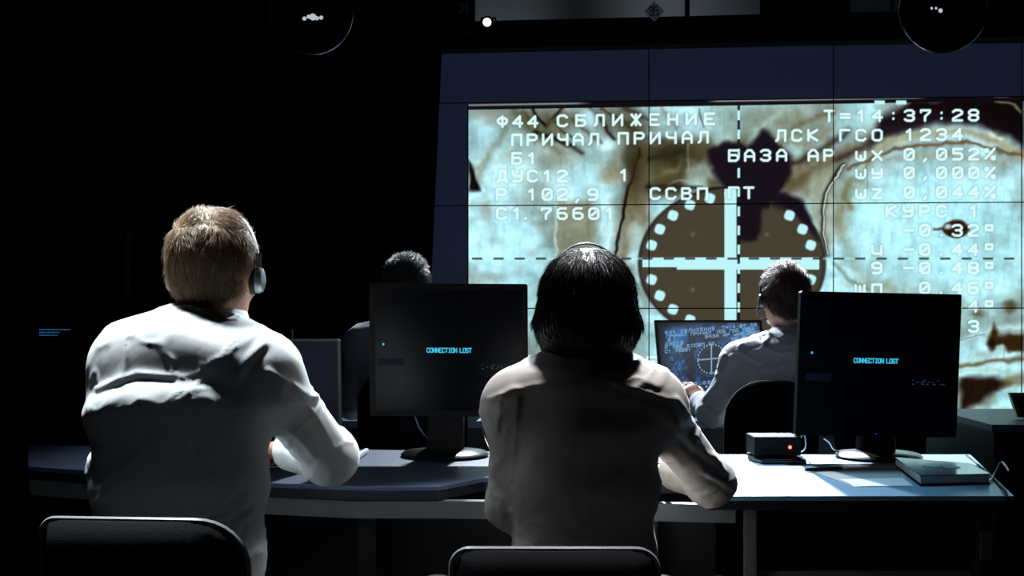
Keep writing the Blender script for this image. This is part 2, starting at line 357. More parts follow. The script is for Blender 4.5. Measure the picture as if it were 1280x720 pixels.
STAMP = [
 ('b',(700,180),(120,50),(128,142,130),.45),('b',(960,150),(120,28),(125,140,125),.5),('b',(620,300),(40,60),(186,242,248),.8),
 ('b',(795,205),(20,44),(78,68,52),.85),('b',(848,205),(40,34),(72,64,50),.85),('b',(770,150),(44,16),(98,96,78),.7),('b',(660,150),(40,14),(96,98,82),.6),('s',[(640,136),(668,166),(700,190)],9,(84,80,62),.6),
 ('s',[(1088,200),(1064,240),(1056,285),(1064,325),(1095,358),(1140,366)],15,(118,124,98),.7),('b',(940,150),(40,12),(120,135,122),.6),('b',(1000,215),(40,26),(104,96,74),.6),('s',[(757,232),(762,290),(752,340)],9,(190,240,244),.8),
 # (kind, points, width/soft, colour, strength)
 ('s',[(632,160),(612,190),(598,225)],9,(120,120,100),.6),('b',(605,168),(16,20),(165,215,225),.8),('b',(640,215),(30,22),(190,245,245),.8),
 ('s',[(586,140),(586,200)],12,(130,165,165),.4),('b',(612,148),(14,9),(150,150,135),.5),
 ('b',(700,150),(42,14),(95,88,70),.8),('b',(692,163),(14,12),(110,102,78),.9),
 ('s',[(663,134),(682,158)],4,(35,25,25),.95),('s',[(703,134),(684,156)],4,(60,50,40),.9),('s',[(670,165),(700,176),(727,193)],6,(40,30,26),.95),
 ('s',[(690,150),(716,176)],3,(60,52,42),.7),('s',[(738,134),(752,152),(768,172)],4,(45,36,32),.9),('s',[(752,137),(775,150),(800,170)],3,(70,60,50),.8),
 ('s',[(780,135),(811,150)],6,(60,50,45),.8),('b',(790,160),(22,16),(80,70,58),.7),('b',(757,182),(9,8),(205,255,255),1),('b',(735,148),(12,13),(175,230,238),.9),
 ('b',(745,215),(24,24),(165,220,225),.7),('b',(700,195),(26,12),(140,150,130),.6),('b',(765,218),(16,14),(140,125,95),.7),
 ('p',[(586,198),(590,205),(598,233),(600,238),(586,239)],2,(28,14,18),1),
 ('s',[(607,255),(617,300)],10,(130,135,120),.6),('b',(630,290),(34,26),(170,225,235),.6),('b',(615,345),(22,5),(120,130,125),.5),
 ('p',[(697,250),(743,250),(743,330),(693,330)],5,(132,128,108),.8),('s',[(695,255),(695,320)],3,(180,225,220),.6),('s',[(752,240),(756,330)],10,(185,235,240),.8),('s',[(779,250),(772,300)],3,(90,80,65),.4),
 ('p',[(798,180),(811,178),(811,300),(772,330),(783,250)],4,(120,95,70),.75),('s',[(799,188),(790,225),(780,262),(766,325)],3.5,(30,18,16),.95),('b',(795,300),(12,26),(175,220,222),.7),
 ('b',(812,320),(16,40),(150,195,195),.6),
 ('p',[(811,180),(880,168),(960,165),(985,190),(990,230),(900,238),(811,245)],8,(88,76,58),.95),
 ('s',[(811,200),(850,190)],5,(45,35,28),.7),('s',[(815,222),(845,212),(852,200)],6,(130,118,92),.7),('s',[(852,195),(870,205)],6,(125,115,95),.6),
 ('p',[(858,210),(880,203),(905,214),(900,225),(885,222),(884,240),(870,240),(858,228)],4,(140,160,150),.9),('s',[(815,238),(850,226),(880,222)],3,(150,150,130),.7),
 ('b',(870,232),(14,9),(165,215,205),.8),('s',[(860,180),(860,212)],2.5,(150,165,150),.7),('s',[(811,232),(900,238)],5,(45,34,30),.8),
 ('b',(840,150),(26,12),(155,190,195),.8),('b',(875,160),(26,10),(170,215,225),.8),('b',(862,138),(14,6),(185,235,245),.8),('s',[(873,136),(880,158)],2.5,(70,60,55),.6),('s',[(826,135),(846,160)],4,(120,120,110),.5),
 ('b',(905,165),(26,14),(150,185,180),.7),('b',(905,176),(14,8),(170,220,215),.7),
 ('b',(985,150),(40,18),(130,140,122),.8),('s',[(930,190),(948,162),(962,150),(985,135)],8,(150,185,175),.7),('s',[(975,180),(1000,155),(1040,140)],7,(110,96,78),.6),('b',(1010,132),(8,14),(165,190,190),.6),
 ('s',[(985,235),(1015,215),(1043,200),(1080,180),(1115,160),(1150,145)],22,(100,78,60),.85),('s',[(990,205),(1030,185),(1060,165)],8,(55,38,34),.7),('s',[(985,180),(1010,178),(1040,160)],6,(135,130,110),.6),('s',[(995,215),(1043,196)],7,(135,118,92),.6),
 ('s',[(1045,200),(1085,178),(1130,155)],7,(60,40,34),.8),
 ('p',[(1100,150),(1140,124),(1285,118),(1285,200),(1262,172),(1215,156),(1160,156),(1110,172),(1085,185)],5,(32,20,24),1),
 ('s',[(1245,127),(1268,133),(1285,146)],3,(130,122,105),.8),
 ('b',(1165,290),(112,100),(168,228,236),.95),('b',(1110,262),(50,30),(185,245,250),.5),('b',(1240,290),(40,40),(140,190,192),.5),
 ('s',[(1082,197),(1110,178),(1160,166),(1210,164),(1250,178),(1285,200)],9,(160,160,135),.95),('s',[(1240,168),(1252,174)],5,(195,215,200),.8),
 ('s',[(1060,212),(1100,192),(1150,180),(1210,178),(1255,190),(1285,196)],4,(110,85,68),.9),('s',[(1110,200),(1180,192),(1260,205)],7,(150,150,125),.5),
 ('s',[(1062,225),(1057,245),(1062,262)],8,(125,112,80),.7),('s',[(1083,205),(1083,235)],1.5,(90,100,85),.5),
 ('p',[(1015,215),(1045,205),(1043,300),(1036,320),(1020,290),(1012,250)],5,(150,160,140),.8),
 ('s',[(1055,207),(1042,222),(1033,240),(1029,265),(1029,295),(1034,318)],5,(40,28,24),.95),('s',[(1056,207),(1043,223),(1034,241),(1030,265),(1030,295),(1035,318)],2,(175,205,195),1),
 ('b',(1050,270),(7,30),(135,125,95),.7),('s',[(1043,330),(1062,350),(1085,362)],5,(110,130,115),.7),
 ('e',(1196,286),(18,11),(62,38,32),1),('s',[(1168,285),(1182,286)],3,(80,58,48),.9),('b',(1186,283),(5,3),(190,235,235),.9),
 ('b',(1262,383),(12,8),(75,72,50),.9),('b',(1222,392),(10,6),(95,92,78),.8),('b',(1110,358),(10,8),(150,165,140),.6),('s',[(1200,385),(1240,372),(1285,365)],7,(150,190,180),.5),
 ('s',[(1200,428),(1240,412),(1285,405)],7,(185,235,235),.7),('s',[(1200,426),(1230,418)],2,(110,135,130),.7),
 ('p',[(1242,403),(1248,420),(1285,416),(1285,440),(1262,440),(1252,432),(1240,436),(1234,430)],2.5,(70,48,34),1),('b',(1250,434),(7,3),(170,210,205),.9),('s',[(1256,436),(1256,452)],2.5,(150,160,140),.6),('b',(1240,430),(3,8),(45,30,25),.8),
 ('s',[(1200,458),(1235,452),(1285,448)],5,(105,98,74),.9),('s',[(1200,464),(1250,462),(1285,470)],4,(165,205,190),.8),
 ('p',[(1200,472),(1250,471),(1265,480),(1240,494),(1222,505),(1200,516)],4,(52,36,32),1),('p',[(1258,470),(1285,466),(1285,482),(1250,486)],3,(110,95,70),.7),('p',[(1240,506),(1285,486),(1285,518),(1235,518)],4,(175,235,235),.9),('b',(1250,515),(24,5),(140,135,105),.7),
 ('b',(640,330),(45,14),(165,225,235),.5),('b',(690,440),(100,70),(120,145,145),.6),('b',(660,452),(20,12),(90,95,85),.6),('b',(790,430),(18,60),(135,165,165),.7),
 ('b',(793,208),(13,38),(66,56,44),.8),('b',(838,192),(32,14),(60,52,42),.8),('b',(835,236),(26,8),(62,52,44),.7),('b',(822,214),(12,16),(96,86,64),.6),('s',[(776,150),(800,168),(830,178)],6,(74,66,54),.6),('s',[(652,140),(672,158)],5,(70,62,50),.6),('s',[(690,150),(668,176)],5,(96,92,72),.6),('s',[(715,150),(735,168),(752,176)],5,(70,62,50),.6),('s',[(600,460),(660,455),(810,470)],8,(70,70,60),.6),
]
def picture(X, Y):
    """colour of the docking camera picture; X, Y in picture units (586..1280, 120..518)"""
    sh = X.shape; X = X.ravel(); Y = Y.ravel(); n = len(X)
    A = np.array([142,190,193.]); B = np.array([182,236,242.]); Cc = np.array([112,116,102.])
    p = np.stack([X/46, Y/30], 1); a = smooth(.2,.62,fbm(p, 4, 3)); c = smooth(.44,.72,fbm(p*.9+9, 3, 11))*.6
    col = A+(B-A)*a[:,None]; col = col+(Cc-col)*c[:,None]
    wx = (fbm(np.stack([X/13,Y/13],1),2,21)-.5)*6; wy = (fbm(np.stack([X/13,Y/13],1),2,31)-.5)*6
    Xw, Yw = X+wx, Y+wy
    for kind, pts, wd, cc, st in STAMP:
        if kind == 's':
            m = np.exp(-(seg_dist(Xw, Yw, pts)/(wd*.62))**1.9)
        elif kind == 'p': m = poly_mask(Xw, Yw, pts, wd*1.5)
        elif kind == 'b': m = np.exp(-(((Xw-pts[0])/wd[0])**2+((Yw-pts[1])/wd[1])**2)**1.3)
        else: m = 1-smooth(.8,1.15, np.sqrt(((Xw-pts[0])/wd[0])**2+((Yw-pts[1])/wd[1])**2))
        col = col+(np.array(cc, float)-col)*(m*st)[:,None]
    col *= (1+.16*(fbm(np.stack([X/9,Y/7],1),3,41)-.5))[:,None]*(1-.06*smooth(.45,.75,fbm(np.stack([X/5,Y/16],1),3,51)))[:,None]
    # camera contrast, slightly olive in the warm tones
    col = np.array([104,122,118.])+(col-np.array([104,122,118.]))*np.array([1.26,1.22,1.24]); wm = np.clip((col[:,0]-col[:,2])/40,0,1); col[:,0] -= wm*9; col[:,1] += wm*4; col = np.clip(col,8,255)
    # round target with its dots and bars
    ex = np.sqrt(((X-915)/116)**2+((Y-329)/95)**2)
    # dark silhouette above and inside the target
    dk = poly_mask(Xw, Yw, [(884,188),(905,178),(932,182),(946,172),(952,162),(960,164),(970,178),(988,194),(990,215),(976,238),(1005,252),(1022,300),(1012,290),(990,262),(955,262),(947,300),(925,302),(922,250),(905,232),(890,215)], 4.5)
    disc = 1-smooth(.985,1.0,ex); col = col+(np.array([70,63,50.])-col)*disc[:,None]
    rim = np.exp(-((ex-1.0)/.018)**2)*.85; col = col+(np.array([25,20,18.])-col)*rim[:,None]
    col = col+(np.array([22,14,24.])-col)*(dk*np.where((ex<1)&(X>962),smooth(.8,.97,ex),1))[:,None]
    white = np.array([190,246,252.])
    def paint(m, c=white):
        nonlocal col
        col = col+(np.array(c, float)-col)*np.clip(m,0,1)[:,None]
    def rect(x0,x1,y0,y1,s=.8): return smooth(x0-s,x0+s,X)*(1-smooth(x1-s,x1+s,X))*smooth(y0-s,y0+s,Y)*(1-smooth(y1-s,y1+s,Y))
    paint(rect(905.5,920.5,240,450)*disc+rect(905.5,920.5,236,245)); paint(rect(803,1024,322,334)*disc); paint(rect(846,1024,322,337)*disc)
    for k in range(24):
        if k % 6 == 0: continue
        t = math.radians(15*k); cx,cy = 914+103*math.cos(t), 328-83*math.sin(t)
        if 50 < 15*k < 80: continue
        dd = (np.abs((X-cx)*.94+(Y-cy)*.34)**3+np.abs((Y-cy)*.94-(X-cx)*.34)**3)**(1/3)
        paint(1-smooth(5.0,7.6,dd))
    for sx,sy in ((866,293),(959,293),(866,362),(959,362)): paint(.45*np.exp(-((X-sx)**2+(Y-sy)**2)/8), (150,140,110))
    # dashed cross lines
    ph = (X-590)%26.6; dash = (1-smooth(12.5,13.5,ph))*smooth(-.5,.5,ph); ln = rect(586,1285,322,324.6,.6)
    paint(ln*dash*.85, (45,48,45)); paint(ln*(1-dash)*.5)
    ph = (Y-126)%24; dash = 1-smooth(11.5,12.5,ph); ln = rect(921.8,925,128,518,.6); paint(ln*dash*.9, (20,20,24)); paint(ln*(1-dash))
    # top strips
    ys = 131.5-(X-586)*.0165
    st = smooth(ys-2.6,ys-1.8,Y)*(1-smooth(ys+5.2,ys+6.4,Y))+(Y<ys-1.8); paint(np.clip(st,0,1), (14,10,16))
    wl = np.exp(-((Y-ys)/1.3)**2); seg = (1-smooth(715,745,X))+smooth(880,900,X)*(1-smooth(1140,1165,X))+smooth(1240,1245,X)*(1-smooth(1258,1266,X)); paint(wl*seg*.8, (165,180,175))
    for x0,x1 in ((1093,1106),(1120,1133)): paint(rect(x0,x1,125.5,130.5))
    # characters
    for txt,x0,x1,y0,y1 in LINES:
        m = len(txt)
        for i,ch in enumerate(txt):
            if ch == ' ': continue
            t = i/(m-1) if m > 1 else 0; cx = x0+(x1-x0)*t; cy = y0+(y1-y0)*t
            sel = np.nonzero((np.abs(X-cx) < 13)&(np.abs(Y-cy) < 15))[0]
            if not len(sel): continue
            gx = (X[sel]-cx)/2.75+2; gy = (cy-Y[sel])/2.15+3; best = np.full(len(sel), 99.)
            for s_ in G[ch]:
                q = [((a-2)*2.75+cx, cy-(b-3)*2.15) for a,b in s_]; best = np.minimum(best, seg_dist(X[sel], Y[sel], q))
            al = 1-smooth(.9,2.3,best); sh_ = (1-smooth(2.4,4.2,best))*.12
            col[sel] += (np.array([60,70,70.])-col[sel])*sh_[:,None]
            col[sel] += (np.array([222,255,255.])-col[sel])*al[:,None]
    return np.clip(col,0,255).reshape(*sh,3)
def to_lin(c):
    c = c/255.0; return np.where(c <= .04045, c/12.92, ((c+.055)/1.055)**2.4)
def picture_sheet(name, corner, ux, uz, w, h, nx, ny, colfn, m, parent, nrm):
    """a fine grid in the screen's plane whose colour attribute is the shown picture"""
    u = np.linspace(0, w, nx); v = np.linspace(0, h, ny); U,Vv = np.meshgrid(u, v, indexing='ij')
    pts = np.array(corner)+U[...,None]*np.array(ux)+Vv[...,None]*np.array(uz); pts = pts.reshape(-1,3)
    i = np.arange(nx*ny).reshape(nx,ny); Q = np.stack([i[:-1,:-1],i[1:,:-1],i[1:,1:],i[:-1,1:]],-1).reshape(-1,4)
    o = mk(name, pts, Q, m, parent, smooth=False)
    col = to_lin(colfn(pts)); a = o.data.color_attributes.new('Col', 'FLOAT_COLOR', 'POINT')
    rgba = np.ones((len(pts),4), np.float32); rgba[:,:3] = col; a.data.foreach_set('color', rgba.ravel())
    return o
# ================================================================ camera
cam = bpy.data.cameras.new('camera'); cam.lens = F_PX*36/1280; cam.sensor_width = 36; cam.shift_y = (HZ-360)/1280
co = bpy.data.objects.new('camera', cam); C.objects.link(co); co.location = (0,0,CAM_Z); co.rotation_euler = (math.pi/2,0,0)
cam.clip_start = .05; cam.dof.use_dof = False
bpy.context.scene.camera = co

# ================================================================ the room
def struct(name, lo, hi, m):
    mb = MB().box(lo, hi); o = mb.make(name, m); return tag(o, kind='structure')
struct('floor', (-5,-2,-.1), (5,9,0), M['floor'])
struct('ceiling', (-5,-2,3.9), (5,9,4.0), M['wall'])
struct('wall_back', (-5,9,0), (5,9.1,3.9), M['wall'])
struct('wall_left', (-5.1,-2,0), (-5,9,3.9), M['wall'])
struct('wall_right', (5,-2,0), (5.1,9,3.9), M['wall'])
struct('wall_rear', (-5,-2.1,0), (5,-2,3.9), M['wall'])

# ================================================================ video wall: plane slightly turned to the camera
WA = np.array([(585-640)*7.45/F_PX, 7.45]); WB = np.array([(1277-640)*7.235/F_PX, 7.235])
wd = WB-WA; WL = np.linalg.norm(wd); wd /= WL; PWD = WL/3; wn = np.array([wd[1], -wd[0]])     # wn points to the camera
ROWS = [1.243-.6925, 1.243, 1.927, 2.6105, 2.96]
def wpt(u, z, off=0.0):
    p = WA+wd*u+wn*off; return np.array([p[0], p[1], z])
def picxy(pts):       # place on the wall -> coordinates of the shown picture
    d = pts[:,1]; return 640+pts[:,0]/d*F_PX, HZ-(pts[:,2]-CAM_Z)/d*F_PX
rown = ['bottom', 'lowest lit', 'middle lit', 'highest lit']
coln = {-1:'left of the picture', 0:'in the first column from the left edge of the picture', 1:'in the second column, behind the round target', 2:'in the third column, behind the right monitor', 3:'at the right border of the photo'}
def panel(c, z0, z1, lit, label, c0=None):
    g = .0035
    t = thing('display_panel', label, 'video wall panel', wpt(c*PWD+PWD/2, z0), 'video wall panels')
    x0, x1 = (c if c0 is None else c0)*PWD+g, (c+1)*PWD-g; y0, y1 = z0+g, z1-g
    poly = [(x0,y0),(x1,y0),(x1,y1),(x0,y1)]
    MB().hull(poly, lambda u,v: wpt(u,v,-.10), lambda u,v: wpt(u,v,-.004)).make('housing', M['panel_body'], t)
    if lit:
        nx, ny = (290,164) if c < 3 else (12,24)
        def f(pts):
            X, Y = picxy(pts); return picture(X, Y)
        picture_sheet('screen', wpt(x0,y0,0), [wd[0],wd[1],0], [0,0,1], x1-x0, y1-y0, nx, ny, f, M['picture'], t, wn)
    else:
        MB().hull(poly, lambda u,v: wpt(u,v,-.003), lambda u,v: wpt(u,v,0)).make('screen', M['panel_off'], t)
    return t
LAB = {(0,3):'lit video wall panel at the upper left, with the first lines of text',(1,3):'lit video wall panel at the top centre, above the round target',
 (2,3):'lit video wall panel at the upper right, with the clock time line',(3,3):'lit sliver of a video wall panel at the right border, upper row',
 (0,2):'lit video wall panel behind the head of the woman with the black bob',(1,2):'lit video wall panel with the white cross of the target',
 (2,2):'lit video wall panel with the small dark eye-shaped mark and degree readings',(3,2):'lit sliver of a video wall panel at the right border, middle row',
 (0,1):'lit video wall panel low behind the shoulder of the woman',(1,1):'lit video wall panel low behind the blue lit monitor',
 (2,1):'lit video wall panel low behind the right connection lost monitor',(3,1):'lit sliver of a video wall panel at the right border, lowest lit row'}
for (c,r),l in LAB.items():
    panel(c, ROWS[r-1], ROWS[r], True, l)
panel(-1, ROWS[2], ROWS[3], False, 'unlit navy video wall panel left of the picture, upper row')
panel(-1, ROWS[1], ROWS[2], False, 'unlit navy video wall panel left of the picture, middle row')
panel(0, ROWS[3], ROWS[4], False, 'long unlit panel above the first text lines, reaching left to the curtain', -1)
for c,l in ((1,'short unlit panel above the round target column'),(2,'short unlit panel above the clock time line'),(3,'short unlit panel above the picture at the right border')):
    panel(c, ROWS[3], ROWS[4], False, l)
panel(2, ROWS[0]-.5, ROWS[0], False, 'unlit navy panel below the picture, right of the right monitor')
panel(3, ROWS[0]-.5, ROWS[0], False, 'unlit navy panel below the picture behind the right-hand cabinet')
# frame behind the panels, plinth below, beam above
fr = thing('video_wall_frame', 'black steel rack carrying the video wall panels', 'rack', wpt(1.2,0,-.3))
for u in np.arange(-1, 4.01, 1)*PWD:
    MB().hull([(u-.03,0),(u+.03,0),(u+.03,3.0),(u-.03,3.0)], lambda a,b: wpt(a,b,-.22), lambda a,b: wpt(a,b,-.12)).make('upright', M['matte_black'], fr)
MB().hull([(-PWD,.02),(4*PWD,.02),(4*PWD,.05),(-PWD,.05)], lambda a,b: wpt(a,b,-.6), lambda a,b: wpt(a,b,-.11)).make('base_rail', M['matte_black'], fr)
bm_ = MB().hull([(-4.2,2.855),(5,2.925),(5,3.10),(-4.2,3.03)], lambda a,b: wpt(a,b,.22), lambda a,b: wpt(a,b,.34)).make('ceiling_beam', M['matte_black'])
tag(bm_, 'long black beam running above the video wall', 'beam')
# boards behind the beam
for x0,x1,z0,z1,l in ((-.40,1.22,3.04,3.75,'grey wall board with a bright light pool at its lower left'),(1.255,1.75,3.05,3.75,'dim grey wall board right of the diamond sign'),(2.39,4.4,3.09,3.75,'bluish grey wall board above the right ceiling lamp')):
    o = MB().box((x0,7.9,z0-.2),(x1,7.94,z1)).make('wall_board', M['fascia'], bevel=.004); tag(o, l, 'wall board', 'boards above the video wall')
# black curtain standing left of the wall: its edge runs slightly outward to the floor
cv = []; cf = []; nu = 90; nv = 24
def cx_edge(z): 
    t = (z-.0)/3.0; return (526-640)*7.05/F_PX+((554-526)*7.05/F_PX)*t
for i in range(nu+1):
    for j in range(nv+1):
        z = 3.0*j/nv+.01; s = i/nu; xe = cx_edge(z); x = xe-(1-s)*1.9
        y = 7.05+.035*math.sin(i*.9)+.01*math.sin(i*2.3+j*.2); cv.append((x,y,z))
n0 = len(cv); cv += [(x,y+.012,z) for x,y,z in cv]
for i in range(nu):
    for j in range(nv):
        a,b,c_,d = i*(nv+1)+j,(i+1)*(nv+1)+j,(i+1)*(nv+1)+j+1,i*(nv+1)+j+1; cf += [[a,b,c_,d],[d+n0,c_+n0,b+n0,a+n0]]
for j in range(nv):
    a,b = nu*(nv+1)+j, nu*(nv+1)+j+1; cf.append([a,a+n0,b+n0,b]); a,b = j,j+1; cf.append([b,b+n0,a+n0,a])
cu = mk('curtain', cv, cf, M['curtain']); tag(cu, 'black curtain hanging from the beam left of the video wall', 'curtain')

# small spotlight shining on the board, number and diamond sign
t = thing('spotlight', 'small bright white spotlight on top of the beam', 'lamp', P(611,24,7.0))
c0 = P(610,24,6.9)
MB().lathe(c0+[0,.10,.0], (-.12,-1,-.12), [(.001,-.08),(.03,-.075),(.036,-.04),(.038,.05),(.040,.055)],24).make('housing', M['black_plastic'], t, smooth=True)
MB().lathe(c0+[0,.10,0], (-.12,-1,-.12), [(.001,.045),(.022,.046),(.025,.0555),(.015,.061),(.001,.064)],24).make('lens', M['lamp_bright'], t, smooth=True)
MB().box(c0+[-.05,.09,-.012],c0+[-.043,.12,.03]).box(c0+[.043,.09,-.012],c0+[.05,.12,.03]).box(c0+[-.05,.09,.03],c0+[.05,.12,.037]).make('bracket', M['matte_black'], t)
d0 = P(818,14,6.85)
t = thing('diamond_sign', 'small pale diamond-shaped number sign hanging above the video wall', 'sign', d0-[0,0,.06])
s_ = .062
MB().hull([(0,-s_),(s_,0),(0,s_),(-s_,0)], lambda u,v: d0+[u,0,v], lambda u,v: d0+[u,.006,v]).make('plate', M['sign'], t)
mb = MB(); text_mesh(mb, '3', d0+[-.027,-.001,-.028], (1,0,.15), (-.1,0,1), .022,.05,.028,.008,(0,-1,0)); text_mesh(mb, '5', d0+[.004,-.001,-.024], (1,0,.15), (-.1,0,1), .022,.05,.028,.008,(0,-1,0)); mb.make('number', M['sign_ink'], t)
MB().tube([d0+[0,.003,s_], d0+[-.004,.003,s_+.03], d0+[-.012,.003,s_+.32]], .003).make('wire', M['metal'], t)
d1 = P(574,15,6.99); mb = MB(); text_mesh(mb, '31', d1, (1,0,.04), (0,0,1), .024,.05,.034,.007,(0,-1,0), .002)
tag(mb.make('number_mark', M['number_ink'], smooth=False), 'faint number on the dark wall left of the small spotlight', 'sign')
pl_ = MB().box(P(566,40,6.995),P(594,0,7.02)).make('number_plate', M['matte_black']); tag(pl_, 'black plate carrying the faint number above the video wall corner', 'plate')

# hanging studio lamps, seen from below their front glass
def studio_lamp(px, py, d, rpx, label, seed):
    c = P(px,py,d); R = rpx*d/F_PX; ax = np.array([0,-1.,-.12]); ax /= np.linalg.norm(ax)
    t = thing('studio_lamp', label, 'lamp', c-[0,0,R], 'round studio lamps under the ceiling')
    MB().lathe(c, ax, [(R*.42,-R*1.5),(R*.5,-R*1.45),(R*.62,-R*.9),(R*.9,-R*.35),(R*.965,-.01),(R*.955,.0),(R*.86,-R*.3),(R*.5,-R*.75),(.001,-R*.8)],48).make('housing', M['matte_black'], t, smooth=True)
    ring = []
    u = np.cross(ax,[0,0,1.]); u /= np.linalg.norm(u); w = np.cross(ax,u)
    n = 72; mb = MB(); V = []
    for i in range(n):
        a = 2*math.pi*i/n; dr = math.cos(a)*u+math.sin(a)*w
        for k in range(6): b = 2*math.pi*k/6; V.append(c+dr*(R*.978+.0028*math.cos(b))+ax*.0035*math.sin(b))
    mb.add(V, [(i*6+k, i*6+(k+1)%6, ((i+1)%n)*6+(k+1)%6, ((i+1)%n)*6+k) for i in range(n) for k in range(6)]).make('rim', M['lamp_rim'], t, smooth=True)
    rnd = random.Random(seed); V = MB()
    for k in range(5 if seed == 1 else 3):
        p = c-ax*.03+u*((k-2)*R*.10*(-1))+w*0+np.array([0,0,-R*.1*(1 if seed==1 else -.0)+rnd.uniform(-1,1)*R*.03])
        r = R*(.085 if k == 2 else .05)*(1 if seed == 1 else .6)
        V.lathe(p, (0,-1,0), [(.001,-r*.6),(r*.8,-r*.3),(r,0),(r*.7,r*.4),(.001,r*.6)],9)
    V.make('lens_glint', M['lens_glint'], t, smooth=True)  # glowing beads that paint the glint into the lens
    MB().tube([c-ax*(-R*.0)+u*R*1.0-ax*R*.4, c+u*R*1.08-ax*R*.4+np.array([0,0,R*.9]), c+np.array([0,0,R*1.35])-ax*R*.5, c-u*R*1.08-ax*R*.4+np.array([0,0,R*.9]), c-u*R*1.0-ax*R*.4], .007).make('yoke', M['matte_black'], t, smooth=True)
    MB().tube([c+np.array([0,0,R*1.35])-ax*R*.5, [c[0],c[1]+R*.5,3.9]], .012).make('pole', M['matte_black'], t, smooth=True)
studio_lamp(389,15,3.7,53,'round black studio lamp hanging above the man in the white shirt, left one',1)
studio_lamp(1180,10,3.7,56,'round black studio lamp hanging above the right monitor, in front of the beam',2)

# ================================================================ desks
# left console: a long top bending away to the left, with its chamfered corner
z = DESK
def D_at(py): return (CAM_Z-z)*F_PX/(py-HZ)
def T(px, py): p = P(px,py,D_at(py)); return (p[0], p[1])
front = [T(35,583), T(320,603), T(440,608), T(548,608), T(606,597), (.47, T(606,597)[1]-.05)]
back = [(.555,3.46), (-.25,3.57), T(320,560), T(35,556)]
poly = front+back
t = thing('console_desk', 'long slate-blue console desk with grey front panel, under the left monitor', 'desk', (front[2][0],3.2,0))
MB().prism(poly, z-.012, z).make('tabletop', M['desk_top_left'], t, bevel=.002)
MB().prism([(x,y+.001) for x,y in poly], z-.036, z-.0125).make('edge_band', M['desk_edge'], t, bevel=.002)
ins = [(x+.01,y+.03) for x,y in front]; bk = [(x,y+.05) for x,y in front][::-1]
def strip(pts, z0, z1, th, name, m, parent, off=.03):
    a = [(x,y+off) for x,y in pts]; b = [(x,y+off+th) for x,y in pts][::-1]
    mb = MB()
    for (p0,p1) in zip(a[:-1],a[1:]): mb.prism([p0,p1,(p1[0],p1[1]+th),(p0[0],p0[1]+th)], z0, z1)
    return mb.make(name, m, parent)
fr2 = [front[0],front[1],front[2],(front[3][0],front[3][1]),(.36,2.76),(.548,2.735)]
strip([(x,y-.02) for x,y in fr2], .668, z-.038, .03, 'front_panel', M['apron'], t)
strip([(x,y+.25) for x,y in fr2], .05, .667, .02, 'modesty_panel', M['void'], t)
for i,(x,y) in enumerate([T(45,583), T(440,608), (.33,2.80)]): MB().box((x,y+.09,0),(x+.05,y+.60,.667)).make('leg', M['void'], t, bevel=.004)
# right table
tr = [T(886,620), T(1268,620), T(1213,568), T(874,568)]
t = thing('table', 'bright blue-grey table with a dark thick edge under the right monitor', 'desk', (.9,3.0,0))
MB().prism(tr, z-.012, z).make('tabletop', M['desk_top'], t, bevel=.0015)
MB().prism([(x,y+.0015) for x,y in tr], z-.034, z-.0125).make('edge_band', M['desk_edge'], t, bevel=.002)
d = 2.72
def bx(px0, py0, px1, py1, d, th, name, m, par, bev=.002):
    a = P(px0,py1,d); b = P(px1,py0,d); return MB().box((a[0],d,a[2]),(b[0],d+th,b[2])).make(name, m, par, bevel=bev)
bx(932,634,946,800,d,.03,'leg',M['apron'],t)
MB().box((P(1222,0,d)[0],d,0),(P(1241,0,d)[0],d+.45,z-.036)).make('leg', M['desk_edge'], t, bevel=.002)
bx(946,634,1220,716,d+.05,.02,'modesty_panel',M['void'],t)
bx(946,714,1222,722,d+.04,.03,'rail',M['apron'],t)
bx(1226,664,1240,700,d-.012,.01,'plate',M['apron'],t,.001)
# right cabinet desk at the border, second row
t = thing('side_cabinet', 'dark cabinet with a grey top at the right border of the photo', 'cabinet', (2.3,4.8,0))
x0 = P(1240,531,4.45)[0]
MB().prism([(x0,4.45),(x0+1.2,4.45),(x0+1.2,5.25),(x0+.06,5.25)], z-.03, z).make('top', M['desk_top_left'], t, bevel=.002)
MB().box((x0+.02,4.48,0),(x0+1.18,5.2,z-.031)).make('body', M['desk_edge'], t, bevel=.003)
for k in range(2): MB().box((x0+.04+.56*k,4.462,.06),(x0+.58+.56*k,4.478,z-.05)).make('door', M['void'], t, bevel=.003)
# second row desks
t = thing('rear_desk', 'dark desk of the second row behind the two monitors', 'desk', (.2,5.0,0))
MB().box((-.75,4.62,z-.03),(1.75,5.4,z)).make('tabletop', M['desk_top_left'], t, bevel=.002)
MB().box((-.73,4.68,.1),(1.73,4.70,z-.031)).make('modesty_panel', M['void'], t)
for xx in (-.72,.45,1.68): MB().box((xx,4.72,0),(xx+.04,5.35,z-.031)).make('leg', M['void'], t)
t = thing('rear_desk', 'dark desk of the second row at the far left in the dark', 'desk', (-1.9,5.0,0))
MB().box((-2.7,4.72,z-.03),(-.80,5.4,z)).make('tabletop', M['desk_edge'], t, bevel=.002)
MB().box((-2.68,4.78,.1),(-.82,4.80,z-.031)).make('modesty_panel', M['void'], t)
for xx in (-2.66,-.86): MB().box((xx,4.82,0),(xx+.04,5.35,z-.031)).make('leg', M['void'], t)

